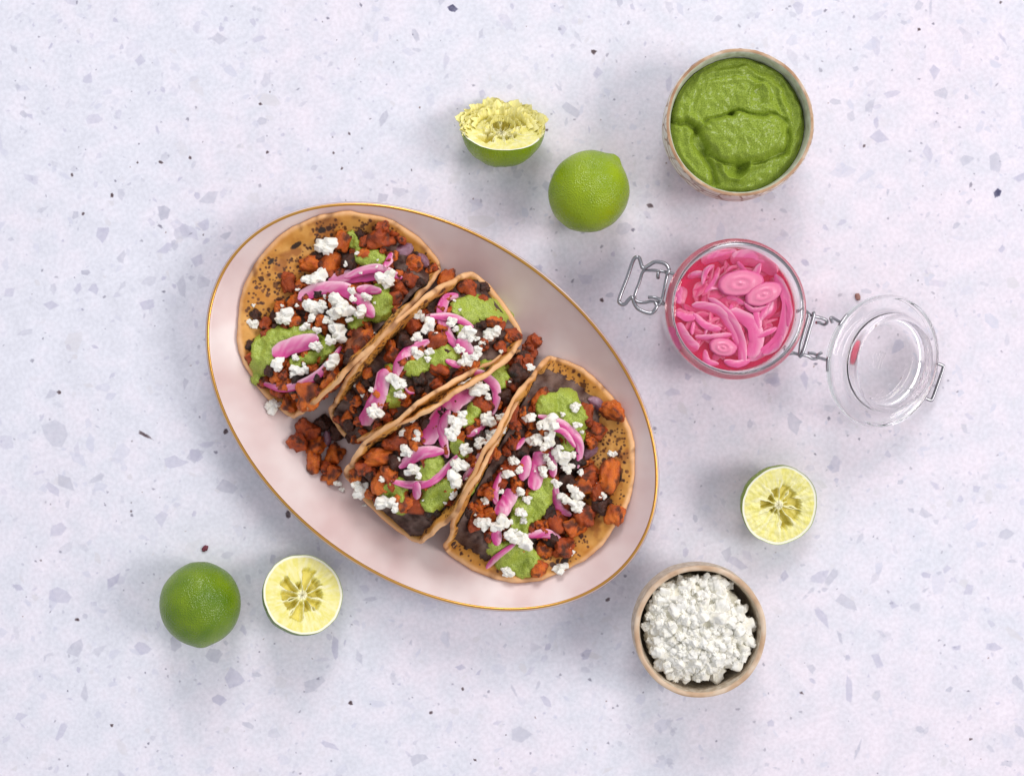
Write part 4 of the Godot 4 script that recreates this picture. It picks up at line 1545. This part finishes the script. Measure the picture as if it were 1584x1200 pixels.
	for k in 110:        # slivers under the surface
		var a := rng.randf() * TAU
		var q := rng.randf_range(0.004, 0.029)
		var mid := Vector3(cos(a) * q, 0.0545 + 0.00003 * k, sin(a) * q)
		var way := Vector3.FORWARD.rotated(Vector3.UP, rng.randf() * TAU)
		var bend := way.cross(Vector3.UP) * rng.randf_range(-0.006, 0.006)
		var len_ := rng.randf_range(0.006, 0.013)
		var path := []
		for e in 3:
			var p: Vector3 = mid + way * (e - 1) * len_ + (bend if e == 1 else Vector3.ZERO)
			var rr := Vector2(p.x, p.z).length()
			if rr > 0.0335:
				p = Vector3(p.x * 0.0335 / rr, p.y, p.z * 0.0335 / rr)
			path.append(p + Vector3.UP * rng.randf_range(-0.0012, 0.0008))
		put("onion_slice", strip_mesh(curve_points(path, 7), rng.randf_range(0.0025, 0.0062), 0.0008, rng.randf_range(0.2, 0.8), rng.randf_range(-0.6, 0.6), false, 0.9), M.onion_jar, b)
	var over := [
		[[1130, 402, 1165, 399, 1203, 421], 26, 0, [1085, 405, 1113, 395, 1142, 391], 17, 1, [1064, 429, 1080, 424, 1096, 430], 12, 0, [1112, 413, 1104, 438, 1086, 457], 10, 1, [1056, 443, 1050, 470], 20, 2, [1046, 480, 1062, 489, 1076, 487], 16, 1],
		[[1047, 500, 1060, 524, 1080, 541], 20, 2, [1091, 541, 1094, 558, 1112, 563], 11, 0, [1075, 521, 1103, 522, 1132, 517], 11, 0, [1074, 498, 1070, 518], 8, 1, [1073, 485, 1093, 504, 1116, 509], 12, 0, [1070, 472, 1106, 478, 1132, 507, 1147, 540], 16, 1],
		[[1199, 424, 1217, 466, 1210, 513, 1190, 538, 1155, 558], 17, 2, [1208, 445, 1222, 475, 1219, 505], 12, 2, [1195, 462, 1181, 486, 1170, 500], 10, 1, [1168, 474, 1173, 494, 1171, 516], 13, 0, [1128, 481, 1163, 500, 1170, 530, 1157, 552], 23, 1, [1096, 461, 1127, 489, 1146, 526, 1149, 566], 16, 1],
		[[1170, 522, 1190, 513, 1202, 507], 9, 0, [1120, 558, 1140, 563, 1160, 558], 12, 1, [1087, 440, 1092, 420, 1104, 410], 9, 1, [1210, 520, 1199, 537, 1180, 548], 12, 1, [1152, 470, 1166, 480, 1188, 474], 9, 2],
	]
	var rise := 0
	for list in over:
		for q in range(0, list.size(), 3):
			var pts: Array = list[q]
			var path := []
			for e in range(0, pts.size(), 2):
				path.append(plan(pts[e], pts[e + 1], 0.0574 + 0.00009 * rise + (0.0004 if e == 2 else 0.0)) - o.position)
			rise += 1
			put("onion_slice", strip_mesh(curve_points(path, 8), list[q + 1] / UNITS * 0.98, 0.0009, 0.15 + 0.35 * list[q + 2], rng.randf_range(-0.4, 0.4), list[q + 1] > 15, 0.85), M.onion_jar, b)
	for e in [[1146, 438, 36, 20, -8.0], [1182, 455, 30, 17, -22.0], [1119, 537, 22, 14, 10.0]]:
		sh = Shape.new()
		for j in 15:
			for i in 40:
				var a := TAU * i / 40
				var q := j / 14.0
				var p := Vector2(cos(a) * q * e[2], sin(a) * q * e[3])
				p *= 1.0 + 0.06 * nz.get_noise_2d(cos(a) * 1.5, sin(a) * 1.5 + e[0])
				var y := 0.0012 * (1.0 - q * q) + 0.0005 * cos(q * 14.0) * (1.0 - q) - (0.0014 if j == 14 else 0.0)
				var col := Color(0.89, 0.30, 0.46).lerp(Color(0.84, 0.15, 0.34), 0.3 + 0.16 * cos(q * 15.0 + nz.get_noise_2d(p.x * 0.1, p.y * 0.1) * 2.0))
				sh.add(Vector3(p.x / UNITS * 0.95, y, p.y / UNITS * 0.95), col.lerp(Color(0.72, 0.12, 0.32), smoothstep(0.8, 1.0, q)))
		sh.sheet(0, 40, 15, true)
		var at := plan(e[0], e[1], 0.0612) - o.position
		put("onion_slice", sh.done(true), M.onion_jar, b, Transform3D(Basis(Vector3.UP, deg_to_rad(-e[4])) * Basis(Vector3.RIGHT, 0.08), at))


# ------------------------------------------------------------------ limes

func peel_color(d: Vector3, yellow: float, seed_: float) -> Color:
	var w := clampf(yellow + 0.26 * nz.get_noise_3d(d.x * 1.0, d.y * 1.0, d.z * 1.0 + seed_), 0.0, 1.0)
	return Color(0.085, 0.175, 0.004).lerp(Color(0.35, 0.47, 0.008), w)


func whole_lime(called: String, label: String, u: float, v: float, r: float, axis: Vector3, nip: float, yellow: float, seed_: float, k: int):
	var c := plan(u, v, r)
	var o := thing(called, label, "lime", c, "whole limes")
	var sh := Shape.new()
	var n := 96
	var rows := 64
	for j in rows + 1:
		var th := PI * j / rows
		for i in n + 1:
			var a := TAU * i / n
			var d := Vector3(sin(th) * cos(a), cos(th), sin(th) * sin(a))
			var rad := r * (1.0 + 0.04 * pow(absf(cos(th)), 2.0))
			rad *= 1.0 + 0.020 * nz.get_noise_3d(d.x * 0.8, d.y * 0.8 + seed_, d.z * 0.8)
			var tip := exp(-pow(th / 0.17, 2.0)) * (1.0 - 0.35 * exp(-pow(th / 0.05, 2.0)))
			rad += r * nip * tip
			var other := PI - th
			rad += r * (0.012 * exp(-pow((other - 0.17) / 0.12, 2.0)) - 0.05 * exp(-pow(other / 0.09, 2.0)))
			var col := peel_color(d, yellow, seed_)
			col = col.lerp(Color(0.16, 0.15, 0.04), 0.6 * exp(-pow(other / 0.12, 2.0)) + 0.5 * exp(-pow(th / 0.07, 2.0)))
			sh.add(d * rad, col)
	sh.sheet(0, n + 1, rows + 1, false)
	var y := axis.normalized()
	var x := y.cross(Vector3(0.3, 0.2, 0.9)).normalized()
	put("peel", sh.done(false, true), M["peel%d" % k], o, Transform3D(Basis(x, y, x.cross(y)), Vector3.ZERO))
	# the stem scar
	var scar := ball(4)
	for i in scar.v.size():
		var d := scar.v[i].normalized()
		scar.v[i] = Vector3(d.x * 0.0021, d.y * 0.0011, d.z * 0.0021) * (1.0 + 0.3 * nz.get_noise_3d(d.x * 2.0, d.y * 2.0, d.z * 2.0 + seed_))
		scar.c[i] = Color(0.07, 0.06, 0.022)
	put("stem_scar", scar.done(false, true), M.bit, o, Transform3D(Basis(x, y, x.cross(y)), -y * r * 0.985))


func half_lime(called: String, label: String, u: float, v: float, r: float, lie: Vector3, spin: float, torn: float, yellow: float, seed_: float, height: float, stretch := 1.0):
	# lie: which way the cut face looks
	var y := lie.normalized()
	var c := plan(u, v, height)
	var o := thing(called, label, "lime half", c, "squeezed lime halves")
	var x := y.cross(Vector3(sin(spin), 0.1, cos(spin))).normalized()
	var xf := Transform3D(Basis(x, y, x.cross(y)), Vector3.ZERO)
	var sh := Shape.new()
	var n := 96
	var wob := func(a: float) -> float: return 1.0 + 0.035 * nz.get_noise_3d(cos(a) * 1.1, sin(a) * 1.1, seed_)
	for j in 31:
		var th := PI / 2 * j / 30.0
		for i in n + 1:
			var a := TAU * i / n
			var d := Vector3(cos(a) * cos(th), -sin(th), sin(a) * cos(th))
			var rad: float = r * wob.call(a) * (1.0 + 0.05 * exp(-pow((PI / 2 - th) / 0.22, 2.0)))
			sh.add(Vector3(d.x * rad * stretch, d.y * rad * 0.92, d.z * rad), peel_color(d, yellow, seed_))
	sh.sheet(0, n + 1, 31, false)
	put("peel", sh.done(), M.peel0, o, xf)
	# the cut face: pith ring, pulp, pockets between the membranes
	sh = Shape.new()
	var segs := 10
	var inner := []
	var outer := []
	var deep := []
	var r2 := RandomNumberGenerator.new()
	r2.seed = int(seed_ * 10.0) + 5
	for k in segs:
		inner.append(r2.randf_range(0.10, 0.17))
		outer.append(r2.randf_range(0.42, 0.74) if r2.randf() < 0.7 else r2.randf_range(0.24, 0.4))
		deep.append(r2.randf_range(0.10, 0.24) * (1.0 + 0.6 * torn))
	var rows := 56
	var na := 200
	for j in rows + 1:
		var q := float(j) / rows
		for i in na:
			var a := TAU * i / na
			var w := fposmod(a / TAU * segs + 0.35 * nz.get_noise_2d(q * 2.0 + seed_, floorf(a / TAU * segs)), segs)
			var k := int(w) % segs
			var mid := absf(w - floorf(w) - 0.5) * 2.0
			var membrane := 0.10 + 0.03 / maxf(q, 0.08)
			var inside: float = smoothstep(0.0, 0.05, q - inner[k]) * smoothstep(0.0, 0.09, outer[k] + 0.05 * nz.get_noise_2d(a * 9.0, seed_) - q) * smoothstep(0.0, 0.14, 1.0 - membrane - mid)
			var ragged := nz.get_noise_3d(cos(a) * q * 4.0, sin(a) * q * 4.0, seed_) * 0.022 + nz.get_noise_3d(cos(a) * 6.0, sin(a) * 6.0, seed_ + q * 2.2) * 0.022 * q
			var pulp := smoothstep(0.95, 0.90, q)
			var h: float = -0.02 - (0.06 + 0.10 * torn) * pulp * smoothstep(1.0, 0.2, q) + ragged * pulp - inside * deep[k]
			# what is left of the membranes stands up
			h += 0.05 * (1.0 + torn) * smoothstep(0.25, 0.02, 1.0 - mid) * pulp * smoothstep(0.75, 0.25, q) * (0.5 + nz.get_noise_2d(a * 4.0, q * 6.0))
			if q > 0.985:
				h = -0.012
			var col := Color(0.80, 0.745, 0.19).lerp(Color(0.88, 0.84, 0.42), clampf(0.45 + 0.7 * nz.get_noise_3d(cos(a) * q * 4.0, sin(a) * q * 4.0, seed_ + 4.0) + 0.9 * nz.get_noise_3d(cos(a) * 8.0, sin(a) * 8.0, seed_ + q * 2.5), 0.0, 1.0))
			col = col.lerp(Color(0.76, 0.65, 0.10), 0.8 * smoothstep(0.25, 0.8, inside))
			col = col.lerp(Color(0.90, 0.87, 0.56), smoothstep(0.26, 0.04, 1.0 - mid) * smoothstep(0.88, 0.5, q) * 0.85)
			col = col.lerp(Color(0.90, 0.87, 0.62), smoothstep(0.14, 0.08, q))
			col = col.lerp(Color(0.90, 0.90, 0.74), smoothstep(0.925, 0.95, q))
			col = col.lerp(Color(0.30, 0.42, 0.04), smoothstep(0.985, 0.997, q))
			var rad: float = r * wob.call(a) * q * (0.998 if j == rows else 1.0)
			sh.add(Vector3(cos(a) * rad * stretch, h * r if j < rows else 0.0, sin(a) * rad), col)
	sh.sheet(0, na, rows + 1, true)
	var up_sheet := sh.done(true)
	put("pulp", up_sheet, M.pulp, o, xf)
	if torn > 0.0:
		# rags of membrane pulled up by the squeezer
		var far_a := atan2(Vector3.FORWARD.dot(xf.basis.z), Vector3.FORWARD.dot(xf.basis.x))
		for k in 7:
			var q0: float = [0.955, 0.90, 0.83, 0.74, 0.62, 0.45, 0.3][k]
			var span: float = [0.62, 0.66, 0.6, 0.55, 0.5, 0.6, 0.8][k]
			var rag := Shape.new()
			var cols := 220
			for i in cols + 1:
				var u2 := 2.0 * i / cols - 1.0
				var a := far_a + u2 * PI * span
				var out := Vector3(cos(a), 0, sin(a))
				var jag := 0.5 + 0.9 * nz.get_noise_2d(a * 1.1, k * 7.0) + 0.5 * nz.get_noise_2d(a * 2.6, k * 7.0 + 3.0) + 0.12 * nz.get_noise_2d(a * 9.0, k * 7.0)
				var hgt := r * clampf(jag, 0.02, 1.2) * (0.22 if k < 5 else 0.12) * (0.25 + 0.75 * cos(u2 * PI * 0.5))
				var q := q0 + 0.03 * nz.get_noise_2d(a * 4.0, k * 3.0 + 11.0)
				for e in 6:
					var w := e / 5.0
					var p := Vector3(out.x * q * r * stretch, (-0.16 + 0.02 * k) * r * (1.0 - w) + hgt * w, out.z * q * r) + out * r * (0.16 * w * w * (0.5 + nz.get_noise_2d(a * 3.0, k * 2.0 + 30.0)) if k < 5 else 0.0)
					var col := Color(0.84, 0.76, 0.19).lerp(Color(0.91, 0.86, 0.40), clampf(0.3 + 0.5 * w + 0.8 * nz.get_noise_2d(a * 9.0, w * 2.0 + k), 0.0, 1.0))
					rag.add(p - out * 0.00025 * (1.3 - w), col)
				for e in range(5, -1, -1):
					var p := rag.v[rag.v.size() - 1 - 2 * (5 - e)]
					rag.add(p + out * 0.0005 * (1.3 - e / 5.0), rag.c[rag.v.size() - 1 - 2 * (5 - e)])
			rag.sheet(0, 12, cols + 1, true)
			for e in 5:
				rag.quad(e, 11 - e, 10 - e, e + 1)
				var z := cols * 12
				rag.quad(z + e, z + e + 1, z + 10 - e, z + 11 - e)
			put("membrane", rag.done(), M.rag, o, xf)


func build_limes():
	whole_lime("lime", "whole yellow green lime with a pointed tip, between the platter and the sauce bowl", 911, 296, 0.0252, Vector3(0.62, 0.12, -0.78), 0.11, 0.62, 3.0, 0)
	whole_lime("lime_001", "whole dark green lime on the bare worktop, left of a cut lime half", 309.5, 934, 0.0253, Vector3(0.04, 0.05, 1.0), 0.05, 0.2, 8.0, 1)
	half_lime("lime_half", "squeezed lime half with ragged torn pulp, tipped so that its green side shows", 777, 196, 0.0268, Vector3(0.06, 0.68, -0.78), 0.3, 1.0, 0.5, 5.0, 0.021)
	half_lime("lime_half_001", "squeezed lime half lying cut side up beside the dark green whole lime", 469, 919, 0.0256, Vector3(0.47, 1.0, -0.47), 1.1, 0.0, 0.1, 6.0, 0.0235, 1.04)
	half_lime("lime_half_002", "squeezed lime half cut side up, above the bowl of white cheese", 1207, 782, 0.0250, Vector3(0.25, 1.0, 0.22), 2.2, 0.0, 0.5, 7.0, 0.0230, 1.04)


# ------------------------------------------------------------------ crumbs on the worktop

func build_loose_bits():
	var bits := [
		["onion_crumb", "tiny dark purple onion crumb on the worktop above the dark green lime", 317, 848, 4.5, Color(0.16, 0.03, 0.05)],
		["spice_crumb", "tiny brown pink crumb on the worktop beside the glass lid", 1327, 459, 5.0, Color(0.34, 0.17, 0.14)],
	]
	for k in bits.size():
		var b: Array = bits[k]
		var sh := ball(5)
		for i in sh.v.size():
			var d := sh.v[i].normalized()
			var w := 1.0 + 0.5 * nz.get_noise_3d(d.x * 1.4 + k * 9.0, d.y * 1.4, d.z * 1.4)
			sh.v[i] = Vector3(d.x * 1.2, d.y * 0.5, d.z * 0.8) * w * b[4] / UNITS
			sh.c[i] = b[5]
		var o := put(b[0], sh.done(false, true), M.bit)
		o.position = plan(b[2], b[3], 0.0) + Vector3(0, b[4] / UNITS * 0.4, 0)
		o.rotation.y = 0.8 + k
		o.set_meta("label", b[1])
		o.set_meta("category", "crumb")
